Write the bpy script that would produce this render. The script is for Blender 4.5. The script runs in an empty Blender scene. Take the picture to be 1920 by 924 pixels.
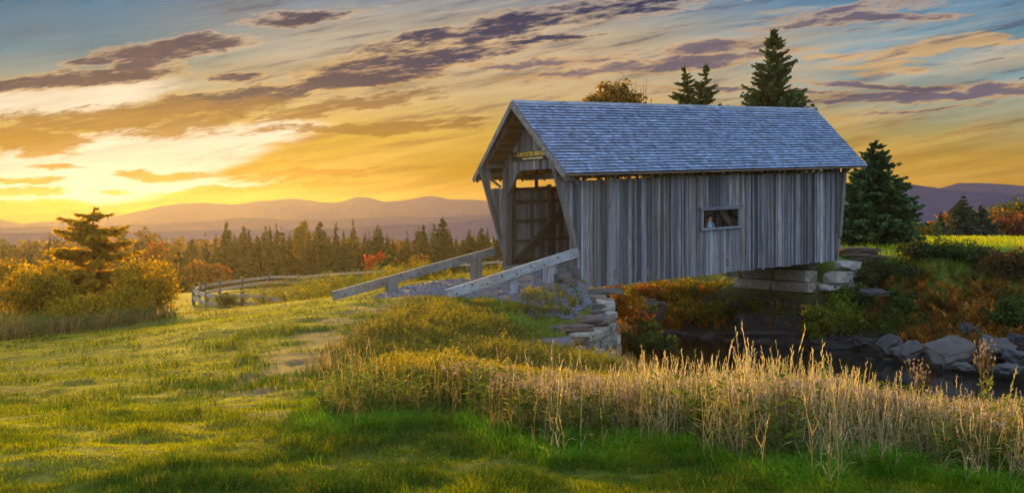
import bpy, math, random
import numpy as np
from math import sin, cos, pi, radians
S = bpy.context.scene
COL = S.collection
F, YH = 1871.5, 404.3                       # focal length and horizon row, in photo pixels
# ------------------------------------------------------------------ camera
cam = bpy.data.cameras.new('camera'); camo = bpy.data.objects.new('camera', cam); COL.objects.link(camo)
camo.location = (0, 0, 0); camo.rotation_euler = (pi / 2, 0, 0)     # eye level is z = 0
cam.sensor_width = 36.0; cam.lens = 36.0 * F / 1920.0
cam.shift_y = -(462 - YH) / 1920.0
cam.clip_start = 0.1; cam.clip_end = 8000
S.camera = camo
S.view_settings.view_transform = 'Standard'; S.view_settings.look = 'None'
S.view_settings.exposure = 1.5; S.view_settings.gamma = 1.0
S.cycles.use_denoising = True
S.cycles.max_bounces = 6; S.cycles.diffuse_bounces = 3; S.cycles.glossy_bounces = 2
S.cycles.transmission_bounces = 3; S.cycles.volume_bounces = 0; S.cycles.transparent_max_bounces = 8
S.cycles.sample_clamp_indirect = 4.0
SUN_AZ, SUN_EL = -20.0, 6.0                  # degrees: left of the view axis, above the horizon
SUN_STRENGTH, SUN_COL = 4.4, (1.0, 0.60, 0.07)
HAZE_D, HAZE_G = 0.00018, 0.68
WEST_K = .30

def s2l(c):
    """photo colour 0-255 -> linear"""
    return tuple(((v / 255) / 12.92 if v / 255 <= .04045 else ((v / 255 + .055) / 1.055) ** 2.4) for v in c)

class NT:
    """small helper for building node trees"""
    def __init__(s, nt): s.nt = nt; s.nt.nodes.clear()
    def n(s, kind, ins=None, **props):
        nd = s.nt.nodes.new(kind)
        for k, v in props.items(): setattr(nd, k, v)
        for k, v in (ins or {}).items(): s.put(nd.inputs[k], v)
        return nd
    def put(s, sock, v):
        if isinstance(v, bpy.types.NodeSocket): s.nt.links.new(v, sock)
        elif isinstance(v, bpy.types.Node): s.nt.links.new(v.outputs[0], sock)
        else:
            if isinstance(v, tuple) and len(v) == 3 and sock.type == 'RGBA': v = (*v, 1)
            sock.default_value = v
    def m(s, op, a, b=None, c=None, clamp=False):
        nd = s.nt.nodes.new('ShaderNodeMath'); nd.operation = op; nd.use_clamp = clamp
        for i, v in enumerate((a, b, c)):
            if v is not None: s.put(nd.inputs[i], v)
        return nd.outputs[0]
    def mix(s, f, a, b, blend='MIX'):
        nd = s.nt.nodes.new('ShaderNodeMixRGB'); nd.blend_type = blend
        s.put(nd.inputs[0], f); s.put(nd.inputs[1], a); s.put(nd.inputs[2], b)
        return nd.outputs[0]
    def ramp(s, f, stops, interp='LINEAR'):
        nd = s.nt.nodes.new('ShaderNodeValToRGB'); s.put(nd.inputs[0], f)
        cr = nd.color_ramp; cr.interpolation = interp
        while len(cr.elements) < len(stops): cr.elements.new(0.5)
        for e, (p, c) in zip(cr.elements, stops):
            e.position = p; e.color = (*c, 1) if isinstance(c, tuple) else (c, c, c, 1)
        return nd.outputs[0]
    def smooth(s, v, lo, hi):
        nd = s.nt.nodes.new('ShaderNodeMapRange'); nd.interpolation_type = 'SMOOTHSTEP'
        s.put(nd.inputs[0], v); nd.inputs[1].default_value = lo; nd.inputs[2].default_value = hi
        return nd.outputs[0]

# ------------------------------------------------------------------ sky (world, at infinity)
def make_world():
    w = bpy.data.worlds.new('World'); S.world = w; w.use_nodes = True
    t = NT(w.node_tree)
    tc = t.n('ShaderNodeTexCoord'); sep = t.n('ShaderNodeSeparateXYZ', {0: tc.outputs['Generated']})
    x, y, z = sep.outputs
    yy = t.m('MAXIMUM', y, .06)
    px = t.m('MULTIPLY_ADD', t.m('DIVIDE', x, yy), F / 100, 9.6)       # degrees-like sky coordinates along the western sky
    py = t.m('MULTIPLY_ADD', t.m('DIVIDE', z, yy), -F / 100, YH / 100)
    q0 = t.n('ShaderNodeCombineXYZ', {0: px, 1: py}).outputs[0]
    def streak(ang, sx, sy, detail, rough, dist=0.0, off=0.0):
        mp = t.n('ShaderNodeMapping', {0: q0, 'Rotation': (0, 0, radians(-ang)), 'Scale': (sx, sy, 1), 'Location': (off, off * .7, 0)}, vector_type='TEXTURE')
        return t.n('ShaderNodeTexNoise', {'Vector': mp, 'Scale': 1.0, 'Detail': detail, 'Roughness': rough, 'Distortion': dist}).outputs[0]
    # domain warp
    wn = t.n('ShaderNodeTexNoise', {'Vector': t.n('ShaderNodeMapping', {0: q0, 'Scale': (.55, 1.6, 1), 'Rotation': (0, 0, radians(9))}), 'Scale': 1.0, 'Detail': 6.0, 'Roughness': .62})
    wv = t.n('ShaderNodeVectorMath', {0: t.n('ShaderNodeVectorMath', {0: wn.outputs['Color'], 1: (.5, .5, .5)}, operation='SUBTRACT'), 1: (1.5, .55, 0)}, operation='MULTIPLY')
    q = t.n('ShaderNodeVectorMath', {0: q0, 1: wv}, operation='ADD').outputs[0]
    # gradients down the sky at the left, centre and right of the sunset
    H = 4.3
    def grad(stops): return t.ramp(t.m('DIVIDE', py, H, clamp=True), [(a / 430, s2l(c)) for a, c in stops])
    left = grad([(0, (10, 116, 158)), (90, (40, 130, 160)), (150, (140, 154, 146)), (230, (190, 166, 100)), (300, (176, 136, 10)), (345, (140, 96, 0)), (410, (110, 66, 0))])
    mid = grad([(0, (130, 148, 164)), (70, (190, 178, 158)), (170, (212, 186, 140)), (250, (206, 168, 64)), (310, (184, 136, 0)), (360, (160, 108, 0)), (410, (150, 94, 0))])
    right = grad([(0, (88, 146, 182)), (110, (120, 168, 186)), (190, (142, 166, 160)), (240, (174, 164, 112)), (290, (194, 152, 60)), (340, (190, 138, 34)), (410, (184, 128, 36))])
    base = t.mix(t.smooth(px, 1.5, 7.5), left, mid)
    base = t.mix(t.smooth(px, 11.0, 17.5), base, right)
    # high thin veil: cream streaks fanning up to the right
    veil = streak(11, 7.0, .75, 7, .58, .4)
    vm = t.m('MULTIPLY', t.smooth(veil, .40, .66), t.smooth(py, -.5, 1.2))
    vmx = t.m('MULTIPLY', vm, t.m('MULTIPLY_ADD', t.smooth(px, 3.2, 5.5), .85, .1))
    base = t.mix(t.m('MULTIPLY', vmx, .75), base, t.ramp(t.m('DIVIDE', py, H, clamp=True), [(0, s2l((206, 186, 160))), (.35, s2l((220, 190, 146))), (.62, s2l((228, 184, 92))), (1, s2l((226, 170, 60)))]))
    # bright hole round the sun behind thin cloud
    def blobs(src, lst):
        acc = None
        for cx, cy, rx, ry, ang, k in lst:
            mp = t.n('ShaderNodeMapping', {0: src, 'Location': (cx / 100, cy / 100, 0), 'Rotation': (0, 0, radians(ang)), 'Scale': (rx / 100, ry / 100, 1)}, vector_type='TEXTURE')
            ln = t.n('ShaderNodeVectorMath', {0: mp}, operation='LENGTH').outputs['Value']
            f = t.m('MULTIPLY', t.m('SUBTRACT', 1.0, t.m('MULTIPLY', ln, ln)), k); f = t.m('MAXIMUM', f, -1.2)
            acc = f if acc is None else t.m('MAXIMUM', acc, f)
        return acc
    glow = blobs(q, [(235, 292, 330, 62, -5, 1), (90, 350, 260, 40, 0, .8), (100, 186, 290, 34, -5, .75), (420, 262, 240, 30, -6, .75), (330, 345, 240, 16, -3, .6)])
    base = t.mix(t.smooth(glow, .0, .55), base, s2l((238, 226, 204)))
    soft = blobs(q0, [(190, 320, 900, 260, -4, 1)])
    base = t.mix(t.m('MULTIPLY', t.smooth(soft, .0, 1.0), .08), base, s2l((255, 214, 120)), 'ADD')
    # cloud banks
    fine = streak(8, 1.2, .24, 10, .70, .15, 3.1)
    fine2 = streak(10, .42, .085, 6, .62, .35, 5.3)
    fn = t.m('ADD', t.m('MULTIPLY', t.m('SUBTRACT', fine, .5), 3.1), t.m('MULTIPLY', t.m('SUBTRACT', fine2, .5), 1.5))
    darkl = [(600, 158, 330, 22, -13, .95), (760, 128, 260, 26, -11, .95), (900, 66, 280, 26, -10, .85), (1180, 14, 240, 18, -6, .7), (330, 92, 170, 24, -6, 1.2), (270, 122, 95, 34, -24, 1.0), (120, 152, 260, 20, -3, 1.1), (20, 160, 130, 16, -4, 1), (560, 33, 130, 13, -5, 1.0), (170, 117, 70, 9, -2, .9),
             (440, 146, 60, 10, -4, .9), (400, 190, 175, 20, -10, 1.1), (500, 178, 70, 14, -8, .8), (690, 128, 190, 36, -14, .75), (790, 120, 120, 20, -8, .95), (960, 45, 190, 26, -10, .8), (830, 62, 60, 10, -10, .8),
             (1090, 34, 90, 16, -4, .6), (720, 152, 120, 12, -6, .9), (1040, 78, 110, 8, -4, .8)]
    lowl = [(250, 215, 330, 26, -4, .95), (60, 262, 130, 36, 4, .95), (350, 236, 170, 30, -6, .75), (700, 243, 240, 13, -1, 1.1), (830, 228, 130, 7, -2, .7), (300, 325, 110, 11, -1, 1), (560, 330, 160, 10, -3, .9), (420, 352, 160, 7, -2, .9),
            (40, 338, 80, 9, 0, .9), (30, 362, 110, 12, 0, 1), (60, 388, 190, 14, 0, 1), (210, 358, 60, 6, 0, .8), (330, 385, 160, 9, -2, .7), (620, 352, 130, 6, -3, .7), (640, 200, 230, 16, -9, .8), (100, 312, 60, 8, 0, .8), (740, 318, 160, 6, -4, .5)]
    rightl = [(1340, 90, 130, 13, -9, .85), (1250, 122, 250, 12, -6, .9), (1120, 132, 170, 9, -4, .8), (1590, 40, 220, 10, -4, .9), (1620, 18, 180, 12, -8, .6), (1650, 158, 180, 9, 2, 1), (1760, 178, 260, 12, -2, 1.1), (1640, 190, 260, 8, -2, .7), (1860, 168, 120, 9, -2, .8), (1420, 168, 300, 6, 2, .7),
              (1700, 212, 150, 5, -6, .8), (1010, 118, 200, 8, -3, .8)]
    paleL = [(1790, 78, 110, 14, -6, 1), (1720, 98, 90, 14, -8, 1), (1860, 82, 110, 8, -6, .9), (1640, 122, 110, 7, -3, .8), (1680, 132, 90, 8, -3, .7), (1560, 108, 120, 8, -6, .7)]
    yc = t.m('DIVIDE', py, H, clamp=True)
    pale = t.m('ADD', blobs(q, paleL), t.m('MULTIPLY', fn, .5))
    base = t.mix(t.m('MULTIPLY', t.smooth(pale, .1, .55), .9), base, s2l((222, 182, 128)))
    # long broken streaks of thin cloud fanning out of the sunset
    sk = streak(11, 2.0, .22, 9, .68, .25, 11.3); sk2 = streak(7, 4.2, .20, 9, .62, .4, 17.9)
    ms = t.m('MULTIPLY', t.smooth(px, 1.5, 4.5), t.m('SUBTRACT', 1.0, t.smooth(py, 2.5, 3.4)))
    base = t.mix(t.m('MULTIPLY', t.m('MULTIPLY', t.smooth(sk, .49, .68), ms), .80), base, t.ramp(yc, [(0, s2l((84, 94, 122))), (.35, s2l((104, 96, 106))), (.6, s2l((176, 124, 62)))]))
    base = t.mix(t.m('MULTIPLY', t.m('MULTIPLY', t.smooth(sk2, .54, .68), t.smooth(px, 2.5, 8.0)), .5), base, t.ramp(yc, [(0, s2l((226, 196, 160))), (.4, s2l((226, 180, 110))), (.8, s2l((214, 150, 40)))]))
    dk = t.m('ADD', t.m('MULTIPLY', blobs(q, darkl), 1.2), t.m('MULTIPLY', fn, 1.25))
    rim = t.smooth(dk, -.25, .25)
    base = t.mix(t.m('MULTIPLY', rim, .45), base, t.ramp(yc, [(0, s2l((226, 192, 160))), (.3, s2l((238, 190, 118))), (.6, s2l((232, 172, 54)))]))
    base = t.mix(t.m('MULTIPLY', t.smooth(dk, .05, 1.05), .97), base, t.ramp(yc, [(0, s2l((8, 50, 96))), (.33, s2l((6, 42, 90))), (.48, s2l((56, 64, 84))), (.7, s2l((140, 98, 46)))]))
    rd = t.m('ADD', blobs(q, rightl), fn)
    base = t.mix(t.m('MULTIPLY', t.smooth(rd, -.25, .3), .6), base, t.ramp(yc, [(0, s2l((214, 172, 130))), (.4, s2l((216, 166, 110))), (.7, s2l((210, 165, 90)))]))
    base = t.mix(t.m('MULTIPLY', t.smooth(rd, .15, .85), .85), base, s2l((92, 90, 118)))
    lw = t.m('ADD', blobs(q, lowl), fn)
    base = t.mix(t.m('MULTIPLY', t.smooth(lw, -.05, .7), .92), base, t.ramp(yc, [(.4, s2l((136, 106, 84))), (.6, s2l((160, 116, 48))), (.8, s2l((196, 136, 30))), (1, s2l((206, 130, 22)))]))
    # streak modulation everywhere
    st = streak(9, 3.6, .30, 8, .62, .25, 7.7)
    base = t.mix(1.0, base, t.ramp(st, [(.28, .72), (.5, 1.0), (.72, 1.18)]), 'MULTIPLY')
    sky = t.n('ShaderNodeTexSky', sky_type='NISHITA', sun_disc=False, sun_elevation=radians(SUN_EL), sun_rotation=radians(SUN_AZ), altitude=500, air_density=1.0, dust_density=1.5, ozone_density=1.5)
    nb = t.mix(1.0, sky.outputs[0], (.10, .10, .10), 'MULTIPLY')
    # unseen cloudy sky overhead and east, brightened as fill for the bridge wall
    cn = t.n('ShaderNodeTexNoise', {'Vector': t.n('ShaderNodeMapping', {0: tc.outputs['Generated'], 'Scale': (1.6, 2.4, 5)}), 'Scale': 1.6, 'Detail': 6.0, 'Roughness': .6}).outputs[0]
    east = t.mix(t.smooth(cn, .42, .7), (.20, .29, .49), (.32, .36, .46))
    rear = t.mix(1.0, nb, east, 'ADD')
    front = t.mix(1.0, base, (WEST_K,) * 3, 'MULTIPLY')
    col = t.mix(t.smooth(t.m('DIVIDE', y, t.m('ADD', t.m('ABSOLUTE', z), .35)), .25, .75), rear, front)
    col = t.mix(t.smooth(z, -.12, -.02), (.05, .05, .04), col)
    bg = t.n('ShaderNodeBackground', {0: col, 1: 1.0})
    t.n('ShaderNodeOutputWorld', {0: bg})
    w.cycles.sampling_method = 'MANUAL'; w.cycles.sample_map_resolution = 512
make_world()
sd = bpy.data.lights.new('sun', 'SUN'); so = bpy.data.objects.new('sun', sd); COL.objects.link(so)
sd.energy = SUN_STRENGTH; sd.color = SUN_COL; sd.angle = radians(9)
from mathutils import Vector
_d = Vector((sin(radians(SUN_AZ)) * cos(radians(SUN_EL)), cos(radians(SUN_AZ)) * cos(radians(SUN_EL)), sin(radians(SUN_EL))))
so.rotation_euler = _d.to_track_quat('Z', 'Y').to_euler()

# ------------------------------------------------------------------ mesh helpers
RNG = np.random.default_rng(7)
class MB:
    """collects vertices, quads, triangles, one tint per vertex and a material index per face"""
    def __init__(s): s.v, s.t, s.f4, s.f3, s.m4, s.m3, s.n = [], [], [], [], [], [], 0
    def add(s, v, quads=None, tris=None, tint=(.5, .5, .5), mi=0):
        v = np.asarray(v, float).reshape(-1, 3); k = len(v)
        tt = np.asarray(tint, float)
        s.v.append(v); s.t.append(np.broadcast_to(tt, (k, 3)) if tt.ndim == 1 else tt.reshape(-1, 3))
        if quads is not None and len(quads): q = np.asarray(quads, np.int64).reshape(-1, 4) + s.n; s.f4.append(q); s.m4.append(np.full(len(q), mi))
        if tris is not None and len(tris): q = np.asarray(tris, np.int64).reshape(-1, 3) + s.n; s.f3.append(q); s.m3.append(np.full(len(q), mi))
        s.n += k
    def box(s, c, size, tint=(.5, .5, .5), ax=None, mi=0):
        """box centred at c; ax = three row axes"""
        h = np.array(size) / 2
        v = np.array([[i, j, k] for k in (-1, 1) for j in (-1, 1) for i in (-1, 1)]) * h
        if ax is not None: v = v @ np.asarray(ax)
        s.add(v + np.asarray(c), BOXQ, None, tint, mi)
    def beam(s, p, q, w, h, tint=(.5, .5, .5), up=(0, 0, 1), mi=0):
        """rectangular bar from p to q"""
        p, q = np.asarray(p, float), np.asarray(q, float); d = q - p; L = np.linalg.norm(d); d /= L
        side = np.cross(d, up); side /= np.linalg.norm(side); u = np.cross(side, d)
        s.box((p + q) / 2, (L, w, h), tint, np.array([d, side, u]), mi)
    def prism(s, poly, off, tint=(.5, .5, .5), mi=0):
        """polygon (n,3) extruded by off; triangulated as a fan, poly convex"""
        p = np.asarray(poly, float); n = len(p); v = np.vstack([p, p + np.asarray(off)])
        tr = [(0, i + 1, i) for i in range(1, n - 1)] + [(n, n + i, n + i + 1) for i in range(1, n - 1)]
        q = [(i, (i + 1) % n, n + (i + 1) % n, n + i) for i in range(n)]
        s.add(v, q, tr, tint, mi)
    def tube(s, pts, rad, tint=(.3, .2, .1), k=6, mi=0):
        pts = np.asarray(pts, float); n = len(pts); rad = np.broadcast_to(np.asarray(rad, float), (n,))
        d = np.gradient(pts, axis=0); d /= np.linalg.norm(d, axis=1)[:, None] + 1e-9
        ref = np.where(np.abs(d[:, 2:3]) > .9, np.array([[1., 0, 0]]), np.array([[0, 0, 1.]]))
        a = np.cross(d, ref); a /= np.linalg.norm(a, axis=1)[:, None]; b = np.cross(d, a)
        th = np.arange(k) * 2 * pi / k
        v = pts[:, None] + rad[:, None, None] * (np.cos(th)[None, :, None] * a[:, None] + np.sin(th)[None, :, None] * b[:, None])
        q = [(i * k + j, i * k + (j + 1) % k, (i + 1) * k + (j + 1) % k, (i + 1) * k + j) for i in range(n - 1) for j in range(k)]
        v = v.reshape(-1, 3); v = np.vstack([v, pts[-1:]]); e = (n - 1) * k
        s.add(v, q, [(e + j, e + (j + 1) % k, n * k) for j in range(k)], tint, mi)
    def merge(s, arr, tint=None):
        s.add(arr[0], arr[1], arr[2], arr[3] if tint is None else tint)
    def arrays(s):
        return (np.vstack(s.v), np.vstack(s.f4) if s.f4 else np.zeros((0, 4), int), np.vstack(s.f3) if s.f3 else np.zeros((0, 3), int), np.vstack(s.t))
    def mesh(s, name, mats, smooth=False):
        v = np.vstack(s.v).astype(np.float32); t = np.vstack(s.t).astype(np.float32)
        f4 = np.vstack(s.f4) if s.f4 else np.zeros((0, 4), int); f3 = np.vstack(s.f3) if s.f3 else np.zeros((0, 3), int)
        me = bpy.data.meshes.new(name)
        me.vertices.add(len(v)); me.vertices.foreach_set('co', v.ravel())
        nl = len(f4) * 4 + len(f3) * 3; me.loops.add(nl)
        me.loops.foreach_set('vertex_index', np.concatenate([f4.ravel(), f3.ravel()]).astype(np.int32))
        npoly = len(f4) + len(f3); me.polygons.add(npoly)
        st = np.concatenate([np.arange(len(f4)) * 4, len(f4) * 4 + np.arange(len(f3)) * 3]).astype(np.int32)
        me.polygons.foreach_set('loop_start', st)
        me.polygons.foreach_set('use_smooth', np.full(npoly, smooth))
        mi = np.concatenate([np.concatenate(s.m4) if s.m4 else np.zeros(0), np.concatenate(s.m3) if s.m3 else np.zeros(0)]).astype(np.int32)
        me.polygons.foreach_set('material_index', mi)
        at = me.attributes.new('tint', 'FLOAT_COLOR', 'POINT')
        at.data.foreach_set('color', np.hstack([t, np.ones((len(t), 1), np.float32)]).ravel())
        for m in (mats if isinstance(mats, (list, tuple)) else [mats]): me.materials.append(m)
        me.update(calc_edges=True)
        return me
    def build(s, name, mats, parent=None, smooth=False, loc=None):
        o = bpy.data.objects.new(name, s.mesh(name, mats, smooth)); COL.objects.link(o)
        if parent is not None: o.parent = parent
        if loc is not None: o.location = loc
        return o
BOXQ = [(0, 2, 3, 1), (4, 5, 7, 6), (0, 1, 5, 4), (2, 6, 7, 3), (0, 4, 6, 2), (1, 3, 7, 5)]
def thing(name, label, cat, loc=(0, 0, 0), rz=0.0, group=None):
    o = bpy.data.objects.new(name, None); COL.objects.link(o); o.empty_display_size = .2
    o.location = loc; o.rotation_euler = (0, 0, rz)
    return tag(o, label, cat, group)
def tag(o, label, cat, group=None, kind=None):
    o['label'] = label; o['category'] = cat
    if group: o['group'] = group
    if kind: o['kind'] = kind
    return o
def struct(o): o['kind'] = 'structure'; return o
def dup(root, loc, rz=0.0, sc=1.0, label=None, cat=None, group=None):
    r = root.copy(); COL.objects.link(r); r.location = loc; r.rotation_euler = (0, 0, rz)
    r.scale = sc if isinstance(sc, tuple) else (sc, sc, sc)
    if label: r['label'] = label
    if cat: r['category'] = cat
    if group: r['group'] = group
    for ch in list(root.children):
        c = ch.copy(); COL.objects.link(c); c.parent = r
    return r
def P(px, py, Y): return np.array([(px - 960) / F * Y, Y, (YH - py) / F * Y])
# numpy value noise
def vnoise(x, y, seed=0):
    x = np.asarray(x, float); y = np.asarray(y, float)
    xi = np.floor(x).astype(np.int64); yi = np.floor(y).astype(np.int64); fx = x - xi; fy = y - yi
    fx = fx * fx * (3 - 2 * fx); fy = fy * fy * (3 - 2 * fy)
    def hsh(a, b):
        h = (a * 374761393 + b * 668265263 + seed * 974634777) & 0x7fffffff
        h = ((h ^ (h >> 13)) * 1274126177) & 0x7fffffff
        return ((h ^ (h >> 16)) & 0xffff) / 65535.0
    return (hsh(xi, yi) * (1 - fx) + hsh(xi + 1, yi) * fx) * (1 - fy) + (hsh(xi, yi + 1) * (1 - fx) + hsh(xi + 1, yi + 1) * fx) * fy
def fbm(x, y, seed=0, o=4):
    r = 0; a = .5
    for i in range(o): r = r + a * vnoise(x * 2 ** i, y * 2 ** i, seed + i * 17); a *= .5
    return r / (1 - .5 ** o)
def sst(x, a, b):
    t = np.clip((np.asarray(x, float) - a) / (b - a), 0, 1); return t * t * (3 - 2 * t)

# ------------------------------------------------------------------ materials
def mat(name):
    m = bpy.data.materials.new(name); m.use_nodes = True; return m, NT(m.node_tree)
def tint_of(t): return t.n('ShaderNodeAttribute', attribute_name='tint').outputs['Color']
def foliage(name, trans=.4, rough=.65, spec=.04):
    m, t = mat(name); c = tint_of(t)
    d = t.n('ShaderNodeBsdfPrincipled', {'Base Color': c, 'Roughness': rough, 'Specular IOR Level': spec})
    tr = t.n('ShaderNodeBsdfTranslucent', {0: t.mix(1.0, c, (1.25, 1.15, .6), 'MULTIPLY')})
    mx = t.n('ShaderNodeMixShader', {0: trans, 1: d, 2: tr}); t.n('ShaderNodeOutputMaterial', {0: mx}); return m
def wood(name, sc, k=.5, rough=.85, warm=(1, 1, 1), knots=True):
    """weathered wood: tint x grain stretched along one axis of the object (sc = noise scale per axis)"""
    m, t = mat(name); c = tint_of(t)
    tc = t.n('ShaderNodeTexCoord').outputs['Object']
    g1 = t.n('ShaderNodeTexNoise', {'Vector': t.n('ShaderNodeMapping', {0: tc, 'Scale': sc}), 'Scale': 1.0, 'Detail': 8.0, 'Roughness': .65, 'Distortion': .4}).outputs[0]
    sc2 = tuple(v * .22 for v in sc)
    g2 = t.n('ShaderNodeTexNoise', {'Vector': t.n('ShaderNodeMapping', {0: tc, 'Scale': sc2}), 'Scale': 1.0, 'Detail': 5.0, 'Roughness': .6}).outputs[0]
    f = t.m('MULTIPLY', t.m('MULTIPLY_ADD', t.smooth(g1, .28, .72), 1.1 * k, 1 - .62 * k), t.m('MULTIPLY_ADD', t.smooth(g2, .3, .7), .9 * k, 1 - .5 * k))
    col = t.mix(1.0, c, t.n('ShaderNodeCombineXYZ', {0: f, 1: f, 2: f}).outputs[0], 'MULTIPLY')
    if knots:
        g3 = t.n('ShaderNodeTexNoise', {'Vector': t.n('ShaderNodeMapping', {0: tc, 'Scale': tuple(v * .09 for v in sc)}), 'Scale': 1.0, 'Detail': 6.0, 'Roughness': .7}).outputs[0]
        col = t.mix(t.m('MULTIPLY', t.smooth(g3, .46, .66), .62), col, t.mix(1.0, col, (1.05, .78, .54), 'MULTIPLY'))
        g4 = t.n('ShaderNodeTexNoise', {'Vector': t.n('ShaderNodeMapping', {0: tc, 'Scale': tuple(v * .5 for v in sc), 'Location': (3, 7, 2)}), 'Scale': 1.0, 'Detail': 7.0, 'Roughness': .7, 'Distortion': .8}).outputs[0]
        col = t.mix(t.m('MULTIPLY', t.smooth(g4, .56, .70), .8), col, t.mix(1.0, col, (.32, .30, .28), 'MULTIPLY'))
        col = t.mix(t.m('MULTIPLY', t.smooth(g4, .44, .30), .5), col, t.mix(1.0, col, (1.7, 1.75, 1.85), 'MULTIPLY'))
        vo = t.n('ShaderNodeTexVoronoi', {'Vector': t.n('ShaderNodeMapping', {0: tc, 'Scale': tuple(2.2 if v == min(sc) else 6.5 for v in sc)}), 'Scale': 1.0}).outputs['Distance']
        kn = t.m('SUBTRACT', 1.0, t.smooth(vo, .06, .16))
        col = t.mix(t.m('MULTIPLY', kn, .7), col, (.035, .028, .022))
    col = t.mix(1.0, col, warm, 'MULTIPLY')
    bp = t.n('ShaderNodeBump', {'Height': g1, 'Strength': .5, 'Distance': .01})
    b = t.n('ShaderNodeBsdfPrincipled', {'Base Color': col, 'Roughness': rough, 'Specular IOR Level': .3, 'Normal': bp})
    t.n('ShaderNodeOutputMaterial', {0: b}); return m
def rockmat(name, sc=3.0, lich=.25, rough=.85):
    m, t = mat(name); c = tint_of(t); tc = t.n('ShaderNodeTexCoord').outputs['Object']
    n1 = t.n('ShaderNodeTexNoise', {'Vector': tc, 'Scale': sc, 'Detail': 10.0, 'Roughness': .7}).outputs[0]
    n2 = t.n('ShaderNodeTexNoise', {'Vector': tc, 'Scale': sc * 4, 'Detail': 6.0, 'Roughness': .6}).outputs[0]
    f = t.ramp(n1, [(.25, .5), (.5, .95), (.75, 1.45)])
    col = t.mix(1.0, c, f, 'MULTIPLY')
    col = t.mix(t.m('MULTIPLY', t.smooth(n2, .58, .7), lich), col, (.20, .21, .16))
    n3 = t.n('ShaderNodeTexNoise', {'Vector': tc, 'Scale': sc * .55, 'Detail': 7.0, 'Roughness': .72}).outputs[0]
    col = t.mix(t.m('MULTIPLY', t.smooth(n3, .50, .66), .6), col, (.075, .048, .026))
    wz = t.n('ShaderNodeSeparateXYZ', {0: t.n('ShaderNodeNewGeometry').outputs['Position']}).outputs[2]
    wet = t.m('SUBTRACT', 1.0, t.smooth(t.m('MULTIPLY_ADD', n3, .25, wz), -4.86, -4.62))
    col = t.mix(t.m('MULTIPLY', wet, .72), col, (.018, .016, .012))
    bp = t.n('ShaderNodeBump', {'Height': t.m('ADD', n1, t.m('MULTIPLY', n2, .35)), 'Strength': .8, 'Distance': .05})
    b = t.n('ShaderNodeBsdfPrincipled', {'Base Color': col, 'Roughness': rough, 'Specular IOR Level': .35, 'Normal': bp})
    t.n('ShaderNodeOutputMaterial', {0: b}); return m
def plain(name, col, rough=.8, spec=.3, tinted=False):
    m, t = mat(name)
    b = t.n('ShaderNodeBsdfPrincipled', {'Base Color': tint_of(t) if tinted else col, 'Roughness': rough, 'Specular IOR Level': spec})
    t.n('ShaderNodeOutputMaterial', {0: b}); return m
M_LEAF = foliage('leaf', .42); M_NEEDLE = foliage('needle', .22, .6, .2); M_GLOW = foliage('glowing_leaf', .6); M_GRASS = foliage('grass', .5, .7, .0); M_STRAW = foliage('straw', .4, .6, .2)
M_BARK = wood('bark', (14, 14, 3), .6, knots=False)
M_WALL = wood('wall_wood', (26, 26, 1.3), .72); M_BEAMX = wood('beam_wood', (1.3, 26, 26), .6); M_POST = wood('post_wood', (22, 22, 1.5), .5)
M_STONE = rockmat('stone', 3.2); M_ROCK = rockmat('rock', 2.2, .15)
M_SHINGLE = wood('shingle', (7, 16, 16), .45, .62, knots=False)
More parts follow.
